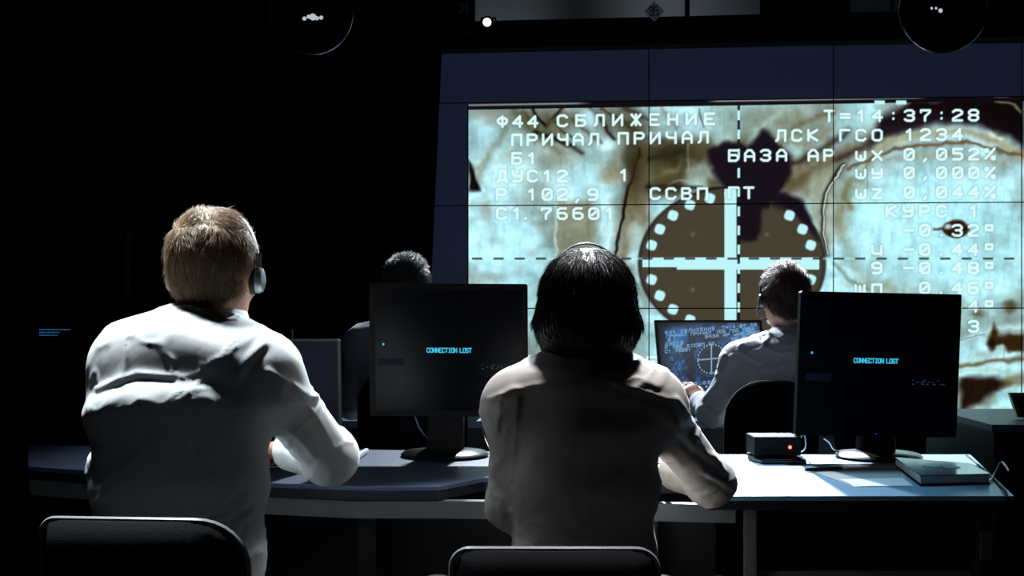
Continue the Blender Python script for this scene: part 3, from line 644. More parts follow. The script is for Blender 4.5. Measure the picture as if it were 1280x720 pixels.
# ================================================================ monitors
def monitor(name, label, quad, th=.045, bezel=.016, scr='screen_dark', base_c=None, base_r=(.13,.09), neck_w=.13, group=None, zdesk=DESK, rim=None):
    """quad: lower left, lower right, upper right, upper left of the front face in space"""
    ll,lr,ur,ul = [np.array(q, float) for q in quad]; ux = lr-ll; W = np.linalg.norm(ux); ux /= W; uz = ul-ll; Hh = np.linalg.norm(uz); uz /= Hh
    n = np.cross(ux, uz); n /= np.linalg.norm(n)                                      # towards the viewer: -y
    if n[1] > 0: n = -n
    c = (ll+lr)/2; bc = np.array([c[0],c[1]+.05]) if base_c is None else np.array(base_c)
    t = thing(name, label, 'monitor', (bc[0],bc[1],zdesk), group)
    ctr = (ll+ur)/2
    S = lambda off: (lambda u,v: ctr+ux*u+uz*v+n*off)
    MB().hull(rrect(W,Hh,.006,3), S(-th*.55), S(-.004)).make('frame', M['black_plastic'], t, bevel=.002)
    MB().hull(rrect(W*.8,Hh*.8,.03,4), S(-th), S(-th*.5)).make('back_cover', M['black_plastic'], t, bevel=.004)
    mb = MB(); o_ = rrect(W,Hh,.006,3); i_ = [(x*(W/2-bezel)/(W/2-.003), y*(Hh/2-bezel)/(Hh/2-.003)) for x,y in rrect(W-.006,Hh-.006,.002,3)]
    k = len(o_); V = [S(.002)(*p) for p in o_]+[S(.002)(*p) for p in i_]+[S(-.004)(*p) for p in o_]+[S(-.004)(*p) for p in i_]
    Fc = []
    for i in range(k):
        j = (i+1)%k; Fc += [(i,j,j+k,i+k),(i+k,j+k,j+3*k,i+3*k),(j,i,i+2*k,j+2*k)]
    mb.add(V,Fc).make('bezel', M[rim] if rim else M['black_plastic'], t)
    if scr:
        MB().hull([(-W/2+bezel,-Hh/2+bezel),(W/2-bezel,-Hh/2+bezel),(W/2-bezel,Hh/2-bezel),(-W/2+bezel,Hh/2-bezel)], S(-.004), S(-.001)).make('screen', M[scr], t)
    zb = c[2]
    st = thing_child('stand', t)
    MB().box((bc[0]-neck_w/2,bc[1]+.0,zdesk+.015),(bc[0]+neck_w/2,bc[1]+.05,ctr[2]-.02)).make('neck', M['black_plastic'], st, bevel=.008)
    pts = [(bc[0]+base_r[0]*math.cos(a), bc[1]+base_r[1]*math.sin(a)) for a in np.linspace(0,2*math.pi,48,endpoint=False)]
    p2 = [(bc[0]+(x-bc[0])*.93, bc[1]+(y-bc[1])*.93) for x,y in pts]
    V = [(x,y,zdesk+.001) for x,y in p2]+[(x,y,zdesk+.007) for x,y in pts]+[(x,y,zdesk+.015) for x,y in p2]+[(bc[0]+(x-bc[0])*.4,bc[1]+(y-bc[1])*.4,zdesk+.022) for x,y in pts]; k = 48
    MB().add(V,[tuple(range(k))[::-1],tuple(range(3*k,4*k))]+[(r*k+i,r*k+(i+1)%k,(r+1)*k+(i+1)%k,(r+1)*k+i) for r in range(3) for i in range(k)]).make('base', M['gloss_black'], st, smooth=True, sharp=50)
    return t, S, W, Hh, n, ux, uz
def thing_child(name, parent):
    o = bpy.data.objects.new(name, None); C.objects.link(o); o.parent = parent; return o
M['gloss_black'] = mat('gloss_black_plastic', (.01,.011,.013), .25, coat=.3)
def lost_screen(t, S, W, Hh, n, ux, uz, tx, ty, k=1.0):
    """the cyan message and the faint remains of windows"""
    pxm = 3.35/F_PX
    mb = MB(); text_mesh(mb, 'CONNECTION', S(0)(tx*pxm, ty*pxm), ux, uz, 2.9*pxm, 5.2*pxm, 3.78*pxm, 1.05*pxm, n); text_mesh(mb, 'LOST', S(0)(tx*pxm+11*3.72*pxm, ty*pxm), ux, uz, 2.9*pxm, 5.2*pxm, 3.78*pxm, 1.05*pxm, n)
    mb.make('screen_message', M['cyan_text'], t)
    mb = MB(); rnd = random.Random(3)
    for r in range(3):
        x = -W/2*.0+W/2-58*pxm
        while x < W/2-20*pxm:
            L = rnd.uniform(1,4)*pxm
            if rnd.random() < .62:
                a = S(.0004); y = -14*pxm-Hh*.03-r*2.4*pxm; mb.hull([(x,y),(x+L,y),(x+L,y+1.2*pxm),(x,y+1.2*pxm)], S(-.001), a)
            x += L+rnd.uniform(1,3)*pxm
    mb.make('faint_text_rows', M['faint_text'], t)
    mb = MB(); y0 = Hh/2-77*pxm; x0 = -W/2+16*pxm; mb.hull([(x0,y0),(x0+2.2*pxm,y0),(x0+2.2*pxm,y0+2.6*pxm),(x0,y0+2.6*pxm)], S(-.001), S(.0004)); mb.make('cursor_dot', M['cyan_text'], t)
    mb = MB(); y0 = -Hh*.12; x0 = -W/2+10*pxm; mb.hull([(x0,y0),(x0+32*pxm,y0),(x0+32*pxm,y0+9*pxm),(x0,y0+9*pxm)], S(-.001), S(.0003)); mb.make('faint_window', M['faint_panel'], t)
d = 3.33
r = monitor('monitor', 'black desktop monitor reading connection lost, left of the woman with the bob', [P(461,520,d),P(659,521,d),P(661,355,d),P(460,354,d)], base_c=(P(556,570,3.42)[0],3.42), base_r=(.135,.13), neck_w=.115)
lost_screen(*r, -27, -3)
d = 3.31
r = monitor('monitor', 'black desktop monitor reading connection lost, on the bright right table', [P(996,546,d),P(1197,549,d+.02),P(1200,366,d+.02),P(1003,366,d)], base_c=(P(1098,572,3.38)[0],3.38), base_r=(.128,.13), neck_w=.11)
lost_screen(*r, -31, 2)
mb = MB(); t_,S = r[0],r[1]; W,Hh = r[2],r[3]; mb.hull(rrect(.006,.004,.001,2), lambda u,v: S(.001)(u+.0,v-Hh/2+.008), lambda u,v: S(.003)(u,v-Hh/2+.008)); mb.make('power_light', M['blue_led'], t_)
# the man's own monitor, behind his arm
d = 3.3
r = monitor('monitor', 'dark monitor with a thin pale bezel behind the arm of the white-shirted man', [P(268,548,d),P(424,548,d),P(427,424,d),P(266,424,d)], bezel=.006, scr='screen_idle', base_c=(P(352,568,3.4)[0],3.4), base_r=(.12,.08), rim='headset_dark')
mb = MB(); a = r[1]; W,Hh = r[2],r[3]; mb.hull(rrect(W*.86,Hh*.86,.002,2), a(-.001), a(.0003)); mb.make('idle_window', M['idle_win'] if 'idle_win' in M else mat('idle_window', (.003,.004,.01), .3, spec=.08, emit=srgb(6,9,26)), r[0])
# second row lit monitor
d = 5.05
r = monitor('monitor', 'second row monitor lit with a blue picture of the round target', [P(824,505,d),P(958,505,d),P(955,400,d),P(815,400,d)], bezel=.012, scr=None, base_c=(P(890,516,5.1)[0],5.1), base_r=(.11,.08))
t5,S5,W5,H5,n5,ux5,uz5 = r
MB().hull([(-W5/2+.012,-H5/2+.012),(W5/2-.012,-H5/2+.012),(W5/2-.012,H5/2-.012),(-W5/2+.012,H5/2-.012)], S5(-.006), S5(-.002)).make('screen', M['screen_dark'], t5)
def blue_pic(pts):
    rel = pts-S5(0)(0,0); u = rel@ux5/(W5/2); v = rel@uz5/(H5/2)
    # same feed, cropped: target a little right of centre
    X = 915+(u-.22)*330*1.02; Y = 329-(v+.0)*250*.98
    X = 586+(u+1)/2*694; Y = 520-(v+1)/2*400
    n = len(X); b = fbm(np.stack([X/50,Y/36],1),5,77,.65); c = picture_bg(X,Y)
    g = smooth(.3,.62,b)*(.35+.65*smooth(620,700,X))
    g = g**1.35; col = np.stack([7+30*g,14+68*g,32+108*g],1)
    blob = np.exp(-(((X-1150)/110)**2+((Y-240)/90)**2)); col += blob[:,None]*np.array([40,70,70.])
    blob = np.exp(-(((X-690)/60)**2+((Y-250)/110)**2)); col += blob[:,None]*np.array([20,40,45.])
    dk = np.exp(-(((X-800)/30)**2+((Y-330)/110)**2)); col *= (1-.6*dk)[:,None]
    dk = np.exp(-(((X-930)/150)**2+((Y-200)/45)**2)); col *= (1-.7*dk)[:,None]
    edge = np.minimum(np.minimum(X-586,1280-X)/40, np.minimum(Y-120,520-Y)/30); col *= np.clip(edge,0.15,1)[:,None]
    lat = (np.abs((X+Y*.6)%44-22)<4)|(np.abs((X-Y*.6)%44-22)<4); reg = (X<820)&(Y>300)&(Y<440); col = np.where((lat&reg)[:,None], col*.55, col)
    for pts_ in ([(620,430),(760,445),(900,470),(1200,430)],[(620,455),(800,470),(1000,500)]):
        m = np.exp(-(seg_dist(X,Y,pts_)/6)**2); col += m[:,None]*np.array([30,50,60.])
    ex = np.sqrt(((X-932)/100)**2+((Y-305)/78)**2); col = np.where((ex<1)[:,None], np.array([6,12,30.]), col)
    ln = (np.abs(X-932)<4)&(ex<.93)|(np.abs(Y-305)<3)&(ex<.93); col = np.where(ln[:,None], np.array([125,160,190.]), col)
    for k in range(28):
        tt = 2*math.pi*(k+.5)/28; m = np.hypot(X-932-88*math.cos(tt), Y-305-68*math.sin(tt))<5; col = np.where(m[:,None], np.array([110,150,185.]), col)
    for txt,x0,x1,y0,y1 in BL:
        for i,ch in enumerate(txt):
            cx = x0+(x1-x0)*i/max(1,len(txt)-1); cy = y0
            sel = np.nonzero((np.abs(X-cx)<14)&(np.abs(Y-cy)<16))[0]; best = np.full(len(sel),99.)
            for s_ in G.get(ch,[]): best = np.minimum(best, seg_dist(X[sel],Y[sel],[((q[0]-2)*3.9+cx, cy-(q[1]-3)*2.1) for q in s_]))
            al = 1-smooth(1.0,3.6,best); col[sel] += (np.array([120,165,205.])-col[sel])*(al*.9)[:,None]
    return np.clip(col,0,255)
def picture_bg(X,Y): return None
BL = [("Ф44 СБЛИЖЕНИЕ",640,945,162,162),("Т=14:37:28",1009,1215,162,162),("ПРИЧАЛ ПРИЧАЛ",650,920,180,180),("ЛСК ГСО 1234",975,1200,180,180),("Б1",660,690,198,198),
      ("БАЗА АР ωХ",900,1110,198,198),("0,052%",1130,1235,198,198),("ДУС12",640,740,216,216),("ωу 0,000",1070,1235,216,216),("Р 102,9",640,780,234,234),("ССВП ГТ",810,945,234,234),("ωZ 0,0",1070,1200,234,234),
      ("С1.76601",640,790,252,252),("Р-0.05 1:28",770,1060,415,415),("Т 0.46 1 9",770,1060,434,434)]
picture_sheet('screen_picture', S5(.0)(-W5/2+.012,-H5/2+.012), ux5, uz5, W5-.024, H5-.024, 330, 250, blue_pic, M['lit_screen_blue'], t5, n5)
# far dark monitors with a few lines of text
def far_monitor(px, py, d, w, h, label, rows, rx):
    c = P(px,py,d); 
    r = monitor('monitor', label, [c+[-w/2,0,-h/2],c+[w/2,0,-h/2],c+[w/2,0,h/2],c+[-w/2,0,h/2]], base_r=(.12,.08), group=None)
    mb = MB(); pm = d/F_PX; rnd = random.Random(px)
    for (yy,x0,x1) in rows:
        x = x0
        while x < x1:
            L = rnd.uniform(1.2,4)
            a = c[0]+(x-px)*pm; b = c[0]+(min(x+L,x1)-px)*pm; z0 = CAM_Z+(HZ-yy-.6)*pm; z1 = CAM_Z+(HZ-yy+.6)*pm
            mb.box((a,d-.0006,z0),(b,d+.001,z1)); x += L+rnd.uniform(.6,1.2)
    mb.make('screen_text', M['blue_text'], r[0]); return r
far_monitor(92,450,4.95,.50,.32,'black monitor with small blue text lines at the far left in the dark',[(408,49,74),(412,49,88),(415.5,49,74),(419,49,72)],0)
far_monitor(300,455,4.95,.46,.31,'black monitor with dotted blue text right of the collar of the man in white',[(416.5,315,333),(420,318,333)],0)
# dim navy display on the far left wall
dd = P(258,330,7.6); mb = MB(); t = thing('wall_display', 'very dim navy display on the dark wall behind the head of the man in white', 'screen', dd-[0,0,.25])
MB().box((dd[0]-.56,7.6,dd[2]-.26),(dd[0]+.56,7.66,dd[2]+.26)).make('housing', M['panel_body'], t, bevel=.004)
MB().box((dd[0]-.54,7.594,dd[2]-.24),(dd[0]+.54,7.599,dd[2]+.24)).make('screen', M['screen_idle'], t)
# tablet at the right border
t = thing('tablet_screen', 'small tilted screen with a pale frame on the cabinet at the right border', 'screen', P(1285,528,4.75))
a,b,c_,d_ = P(1272,522,4.7),P(1340,522,4.7),P(1335,491,4.8),P(1262,491,4.8); nrm = np.array([0,-1.,-.0])
MB().hull([(0,0),(1,0),(1,1),(0,1)], lambda u,v: a*(1-u)*(1-v)+b*u*(1-v)+c_*u*v+d_*(1-u)*v, lambda u,v: a*(1-u)*(1-v)+b*u*(1-v)+c_*u*v+d_*(1-u)*v+np.array([0,.02,.0])).make('frame', M['headset_grey'], t)
e = .07
MB().hull([(e,e*1.3),(1-e,e*1.3),(1-e,1-e*1.6),(e,1-e*1.6)], lambda u,v: a*(1-u)*(1-v)+b*u*(1-v)+c_*u*v+d_*(1-u)*v+np.array([0,-.004,0]), lambda u,v: a*(1-u)*(1-v)+b*u*(1-v)+c_*u*v+d_*(1-u)*v+np.array([0,.001,.0])).make('screen', M['screen_dark'], t)
MB().tube([P(1285,515,4.76), P(1278,529,4.73)-[0,0,.0]], .006).tube([P(1278,527,4.7)+[0,-.03,.0], P(1300,527,4.7)+[0,.09,.0]], .005).make('stand', M['dark_metal'], t, smooth=True)

# ================================================================ things on the desks
z = DESK
# small box with a red light, on a dark bevelled foot
c = np.array([*T(968,574), z]); 
t = thing('router_box', 'small black box with a glowing red light on the bright table', 'electronic box', c)
w = 62*c[1]/F_PX/2
MB().prism([(c[0]-w*1.12,c[1]-.02),(c[0]-w*.85,c[1]-.11),(c[0]+w*.9,c[1]-.11),(c[0]+w*1.1,c[1]-.02),(c[0]+w*.9,c[1]+.08),(c[0]-w*.9,c[1]+.08)], z+.001, z+.012).make('foot', M['gloss_black'], t, bevel=.003)
MB().box((c[0]-w*.98,c[1]-.06,z+.018),(c[0]+w*.88,c[1]+.06,z+.073)).make('case', M['matte_grey'] if 'matte_grey' in M else mat('charcoal_plastic',(.012,.012,.015),.7,spec=.12), t, bevel=.004)
for k in (-1,1): MB().box((c[0]+k*w*.4-.008,c[1]-.05,z+.012),(c[0]+k*w*.4+.008,c[1]+.05,z+.0182)).make('spacer', M['matte_black'], t)
MB().lathe(c+[w*.42,-.061,.043], (0,-1,0), [(.0045,0),(.0048,.002),(.001,.004)],14).make('red_light', M['red_led'], t, smooth=True)
MB().tube(spline([c+[w*.9,0,.05],c+[w*1.15,-.01,.075],c+[w*1.3,.02,.03],c+[w*1.2,.10,.004]],6), .0025).make('cable', M['metal'], t, smooth=True)
# papers
def sheet(name, corners, m, label, th=.0012, lift=.0, wav=.006, seed=0, grp=None):
    a,b,c_,d_ = [np.array(q) for q in corners]; n = 14; V = []; Fc = []
    for i in range(n+1):
        for j in range(n+1):
            u,v = i/n,j/n; p = a*(1-u)*(1-v)+b*u*(1-v)+c_*u*v+d_*(1-u)*v
            zz = z+.0015+lift+wav*(.5+.5*math.sin(3.1*u+2.3*v+seed))*(u*(1-u)+v*(1-v)+.3*v)
            V.append((p[0],p[1],zz))
    N = len(V); V += [(x,y,q-th) for x,y,q in V]
    ix = lambda i,j: i*(n+1)+j
    for i in range(n):
        for j in range(n): q = [ix(i,j),ix(i+1,j),ix(i+1,j+1),ix(i,j+1)]; Fc += [q,[k+N for k in q[::-1]]]
    for i in range(n): Fc += [[ix(i+1,0),ix(i,0),ix(i,0)+N,ix(i+1,0)+N],[ix(i,n),ix(i+1,n),ix(i+1,n)+N,ix(i,n)+N],[ix(0,i),ix(0,i+1),ix(0,i+1)+N,ix(0,i)+N],[ix(n,i+1),ix(n,i),ix(n,i)+N,ix(n,i+1)+N]]
    o = mk(name, V, Fc, m, None, True, sharp=40); return tag(o, label, 'paper', grp)
sheet('paper_sheet', [T(1068,609),T(1142,608),T(1128,598),T(1050,600)], M['paper'], 'bright white paper sheet at the front of the table', seed=1, wav=.004)
sheet('paper_sheet', [T(1060,606),T(1138,606),T(1122,582),T(1012,588)], M['paper_grey'], 'crumpled grey paper under the bright white sheet', lift=-.0008, seed=2, wav=.003)
o = MB().tube([np.array([*T(1007,590),z+.006]),np.array([*T(1052,588),z+.006])], .005).make('pen', M['gloss_black'], smooth=True); tag(o, 'black pen lying left of the grey paper', 'pen')
# thick notebook with a glossy cover
nb = [T(1150,607.5),T(1238,605),T(1212,591),T(1118,583)]
t = thing('notebook', 'thick notebook with a glossy dark teal cover near the table corner', 'notebook', (np.mean([p[0] for p in nb]),np.mean([p[1] for p in nb]),z))
ctr = np.array([np.mean([p[0] for p in nb]),np.mean([p[1] for p in nb])])
sh = [tuple(ctr+(np.array(p)-ctr)*.97) for p in nb]
MB().prism(nb, z+.001, z+.004).make('back_cover', M['matte_black'], t)
MB().prism(sh, z+.0045, z+.023).make('pages', M['pages'], t)
MB().prism(nb, z+.0235, z+.0265).make('front_cover', M['cover'], t, bevel=.001)
mb = MB()
for i,(uu,vv) in enumerate(((.38,.52),(.60,.50))):
    p = np.array(nb[0])*(1-uu)*(1-vv)+np.array(nb[1])*uu*(1-vv)+np.array(nb[2])*uu*vv+np.array(nb[3])*(1-uu)*vv
    mb.lathe((p[0],p[1],z+.0266),(0,0,1),[(.015,0),(.026,0),(.026,.0008),(.015,.0008)],20)
mb.make('cover_emblem', mat('emblem_ink',(.25,.6,.66),.4), t)
o = MB().tube(spline([(*T(1238,603),z+.004),(*T(1244,597),z+.012),(*T(1252,594),z+.035),np.array(P(1261,589,2.85))],6), .0025).make('cable', M['metal'], smooth=True); tag(o, 'thin pale cable end sticking up at the right table corner', 'cable')
o = MB().tube(spline([(*T(1208,570),z+.003),(*T(1232,590),z+.003),(*T(1248,606),z+.003),(*T(1258,619),z+.003),(T(1262,620)[0],T(0,620)[1]-.006,z-.06)],6), .003).make('cable', M['black_plastic'], smooth=True); tag(o, 'black cable running along the right table edge', 'cable')
# marker by the man's elbow
o = MB().tube([np.array([*T(441,578),z+.009]),np.array([*T(458,567),z+.009])], .0085, 14).make('marker_pen', M['marker'], smooth=True); tag(o, 'short white marker lying between the elbow of the man and the left monitor', 'marker')
# keyboards
def keyboard(c, w, d, yaw, label, rows=5, cols=15):
    t = thing('keyboard', label, 'keyboard', (c[0],c[1],z)); R = rot(yaw)
    def tr_(V): return [tuple(R@np.array(v)+np.array([c[0],c[1],z])) for v in V]
    m0 = MB().hull(rrect(w,d,.008,3), lambda u,v: np.array([u,v,.003]), lambda u,v: np.array([u,v,.014+(v/d)*.006])); m0.v = tr_(m0.v); m0.make('case', M['gloss_black'], t, bevel=.002)
    mb = MB(); kw = (w-.02)/cols; kd = (d-.02)/rows
    for r_ in range(rows):
        for q in range(cols):
            x = -w/2+.01+q*kw; y = -d/2+.01+r_*kd; zz = .0145+((y+kd/2)/d)*.006; mb.box((x+.001,y+.001,zz),(x+kw-.001,y+kd-.001,zz+.005))
    mb.v = tr_(mb.v); mb.make('keys', M['key'], t)
p = T(345,583); keyboard(p, .42, .15, 4, 'black keyboard under the hand of the man in the white shirt')
p = T(795,583); keyboard(p, .40, .14, -3, 'black keyboard in front of the woman with the bob')
zz = z; p = (P(868,520,4.95)[0],4.86); keyboard(p, .40, .14, 0, 'black keyboard on the second row desk before the blue picture')
# monitor cables
def cab(name, pts, label, m='cable', r=.0025):
    o = MB().tube(spline(pts,7), r).make(name, M[m], smooth=True); tag(o, label, 'cable')
cab('cable', [P(519,521,3.36),P(523,532,3.37),P(530,543,3.38),P(537,551,3.40),P(541,563,3.45)], 'pale looped cable hanging under the left monitor', 'metal')
cab('cable', [P(1030,548,3.35),P(1037,553,3.36),P(1042,561,3.38),P(1055,567,3.42),P(1072,568,3.45)], 'pale looped cable hanging under the right monitor', 'metal')
cab('cable', [P(602,522,3.6),P(603,535,3.6),P(606,548,3.58),P(612,562,3.5)], 'thin cable between the left monitor stand and the woman')
# ================================================================ people and chairs
def lp(c, R, p): return np.array(c)+np.array(R)@np.array(p)
def head_volumes(f, c, R, s=1.0, infl=0.0, ears=True):
    e = lambda p, r, k=.02, RR=None, sub=False: f.ell(lp(c,R,np.array(p)*s), (np.array(r)+infl)*s, R if RR is None else R@RR, k, sub)
    e((0,-.014,.036),(.074,.094,.086)); e((0,.030,-.020),(.062,.062,.082),.03); e((0,.042,-.066),(.046,.046,.042),.03); e((0,.078,-.088),(.02,.018,.018),.02)
    e((0,-.045,-.03),(.055,.045,.06),.03)
    f.cap(lp(c,R,np.array((0,.088,.006))*s), lp(c,R,np.array((0,.108,-.026))*s), .008*s, .0125*s, .012)
    for k in (-1,1):
        e((k*.014,.096,-.03),(.009,.009,.007),.008); e((k*.031,.083,.026),(.02,.012,.008),.014); e((k*.03,.1,.007),(.017,.02,.012),.012,sub=True); e((k*.03,.080,.008),(.0125,.0125,.012),.003)
        e((k*.046,.062,-.022),(.02,.02,.016),.02)
        if ears:
            RR = rot(k*-22, 10, k*8)
            e((k*.080,-.008,-.002),(.0075,.018,.031),.006,RR); e((k*.0845,-.001,-.002),(.004,.009,.016),.006,RR,True); e((k*.076,.002,-.024),(.006,.009,.010),.006,RR)
    e((0,.094,-.050),(.022,.009,.0055),.006); e((0,.092,-.059),(.019,.009,.0055),.006); e((0,.103,-.0545),(.021,.004,.0015),.004,sub=True)
def hand_volumes(f, wrist, fwd, side, curl=.5, s=1.0, thumb=1, spread=1.0):
    """fwd: along the fingers, side: towards the thumb; palm faces cross(fwd, side) * -1 downward"""
    w = np.array(wrist, float); fw = np.array(fwd, float); fw /= np.linalg.norm(fw); sd = np.array(side, float); sd -= (sd@fw)*fw; sd /= np.linalg.norm(sd); dn = np.cross(fw, sd)
    if dn[2] > 0: dn = -dn
    f.ecap(w, w+fw*.035*s, (.027*s,.019*s), (.034*s,.015*s), sd, .012)
    f.ecap(w+fw*.03*s, w+fw*.078*s, (.037*s,.0135*s), (.038*s,.0115*s), sd, .01, rc=.012*s)
    for i,(o,L) in enumerate(((.029,.072),(.010,.080),(-.010,.074),(-.028,.058))):
        o *= s; L *= s; p = w+fw*(.082-.004*abs(i-1))*s+sd*o; a = curl*.35; dirv = fw*math.cos(a)+dn*math.sin(a)+sd*(o*1.6*spread)
        ps = [w+fw*.05*s+sd*o*.8, p]; r = [.0095,.0092,.0085,.0078,.007]; a = 0
        for q,fr in enumerate((.45,.31,.24)):
            a += curl*(.45,.6,.45)[q]; dv = fw*math.cos(a)+dn*math.sin(a)+sd*(o*2.0*spread); ps.append(ps[-1]+dv/np.linalg.norm(dv)*L*fr)
        for q in range(4): f.cap(ps[q], ps[q+1], r[q]*s, r[q+1]*s, .004)
    t0 = w+fw*.02*s+sd*.022*s; t1 = t0+(fw*.6+sd*.75+dn*.25)*.036*s; t2 = t1+(fw*.9+sd*.35+dn*.3)*.030*s; t3 = t2+(fw*.98+sd*.05+dn*.35)*.024*s
    f.cap(t0,t1,.014*s,.011*s,.01); f.cap(t1,t2,.011*s,.0095*s,.005); f.cap(t2,t3,.0095*s,.0075*s,.005)

def body_volumes(f, J, g, kind):
    """kind: 'body' | 'shirt' | 'trousers'; J: joints; g: girth table"""
    add = {'body':0.0,'shirt':g.get('cloth',.010),'trousers':.010}[kind]
    if kind in ('body','shirt'):
        sp = J['spine']                                # list of (point, half width, half depth)
        for (p0,a0,b0),(p1,a1,b1) in zip(sp[:-1], sp[1:]):
            f.ecap(p0, p1, (a0+add,b0+add), (a1+add,b1+add), J.get('side',(1,0,0)), g.get('kt',.05), rc=.05)
        nb = J['neck0']
        for sd in ('L','R'):
            sh, el, wr = J['sh'+sd], J['el'+sd], J['wr'+sd]
            f.cap(nb+(sh-nb)*.18+np.array([0,0,-.012]), sh+np.array([0,0,.002]), .047+add*.6, .052+add*.6, .05)        # shoulder slope
            f.cap((sh+J['spine'][-2][0])/2, sh, .075+add*.5, .058+add, .05)
            f.cap(sh, el, g.get('ua',.050)+add, g.get('el',.040)+add, .035)
            if kind == 'body': f.cap(el, wr, .039, .026, .02)
            else:
                f.cap(el, el+(wr-el)*g.get('sleeve',.9), g.get('el',.040)+add, g.get('cuff',.034)+add, .03, flat=False)
                f.ell(el, (g.get('elb',.05),)*3, None, .03)
    if kind == 'shirt':
        for ec,er in g.get('extra',[]): f.ell(ec, er, None, .05)
    if kind == 'body':
        f.cap(J['neck0']+np.array([0,0,-.05]), J['neck1'], g.get('neck0',.058), g.get('neck1',.052), .03)
    for sd in ('L','R'):
        hp, kn, an, toe = J['hip'+sd], J['kn'+sd], J['an'+sd], J['an'+sd]+np.array([0,.13,-.04])
        if kind in ('body','trousers'):
            f.cap(hp, kn, .078+add, .055+add, .03); f.cap(kn, an, .052+add, .036+add*1.6, .02)
            if kind == 'body': f.cap(an, toe, .034, .028, .02)
    if kind == 'trousers': f.ell((J['hipL']+J['hipR'])/2+np.array([0,-.0,.03]), (.165,.125,.11), None, .04)
def crease(V, N, lines, amp):
    if not lines: return V
    d = V[:,1]; X = 640+V[:,0]/d*F_PX; Y = HZ-(V[:,2]-CAM_Z)/d*F_PX; w = smooth(-.15,.25,-N[:,1]+.3*N[:,2])
    for pts, a, wd_ in lines:
        dd = seg_dist(X,Y,pts); V = V+N*(a*amp*np.exp(-(dd/wd_)**2)*w)[:,None]
        off = seg_dist(X,Y,[(x,y+wd_*1.6) for x,y in pts]); V = V-N*(a*.6*amp*np.exp(-(off/wd_)**2)*w)[:,None]
    return V
def strands(V, N, keep, flow, L, width, count, lift=.15, seed=1, curl=0.0, segs=4):
    rng = np.random.default_rng(seed); idx = np.nonzero(keep)[0]; idx = rng.choice(idx, count); p = V[idx]+N[idx]*.0005; n = N[idx]; out = []
    L = L*rng.uniform(.6,1.25,count)[:,None]; d = flow(p, n, rng); d = d-(d*n).sum(1,keepdims=True)*n; d /= np.linalg.norm(d,axis=1,keepdims=True)+1e-9
    jit = rng.normal(0,.12,(count,3)); d = d+jit; d /= np.linalg.norm(d,axis=1,keepdims=True)
    pts = [p]; cur = p; bend = rng.normal(0,curl,(count,3)) if curl else 0
    for s_ in range(segs):
        dd = d+n*lift*(1-s_/segs*1.3)+(bend*(s_/segs) if curl else 0); dd /= np.linalg.norm(dd,axis=1,keepdims=True); cur = cur+dd*L/segs; pts.append(cur)
    VV = []; b = np.cross(d, n); b /= np.linalg.norm(b,axis=1,keepdims=True)+1e-9
    for i,q in enumerate(pts):
        w_ = width*(1-(i/segs)**1.5*.9); VV += [q+b*w_, q-b*w_, q+n*w_*.9]
    VV = np.stack(VV,1).reshape(-1,3); base = (np.arange(count)*3*(segs+1))[:,None]; F_ = []
    for i in range(segs):
        for a,b_ in ((0,1),(1,2),(2,0)): F_.append(base+np.array([[i*3+a,i*3+b_,(i+1)*3+b_,(i+1)*3+a]]))
    return VV, np.concatenate(F_)
def build_hair(root, c, R, s, vol, m, h, flow, L, count, width=.0008, disp=0, dfreq=60, lift=.15, curl=0, seed=1, aniso=(1,1,.3), name='hair'):
    f = Field(np.array(c)-.2*s, np.array(c)+.2*s, h); vol(f)
    V, Q = f.mesh(); V = laplace(V, Q, 2); N = normals(V, Q)
    loc = (V-np.array(c))@R/s
    if disp:
        V = V+N*(disp*(fbm(loc*dfreq*np.array(aniso), 3, seed)-.5))[:,None]; N = normals(V, Q)
    S, SF = strands(V, N, np.ones(len(V),bool), flow, L*s, width*s, count, lift, seed, curl)
    allV = np.concatenate([V,S]); allF = Q.tolist()+(SF+len(V)).tolist()
    return mk(name, allV, allF, m, root)
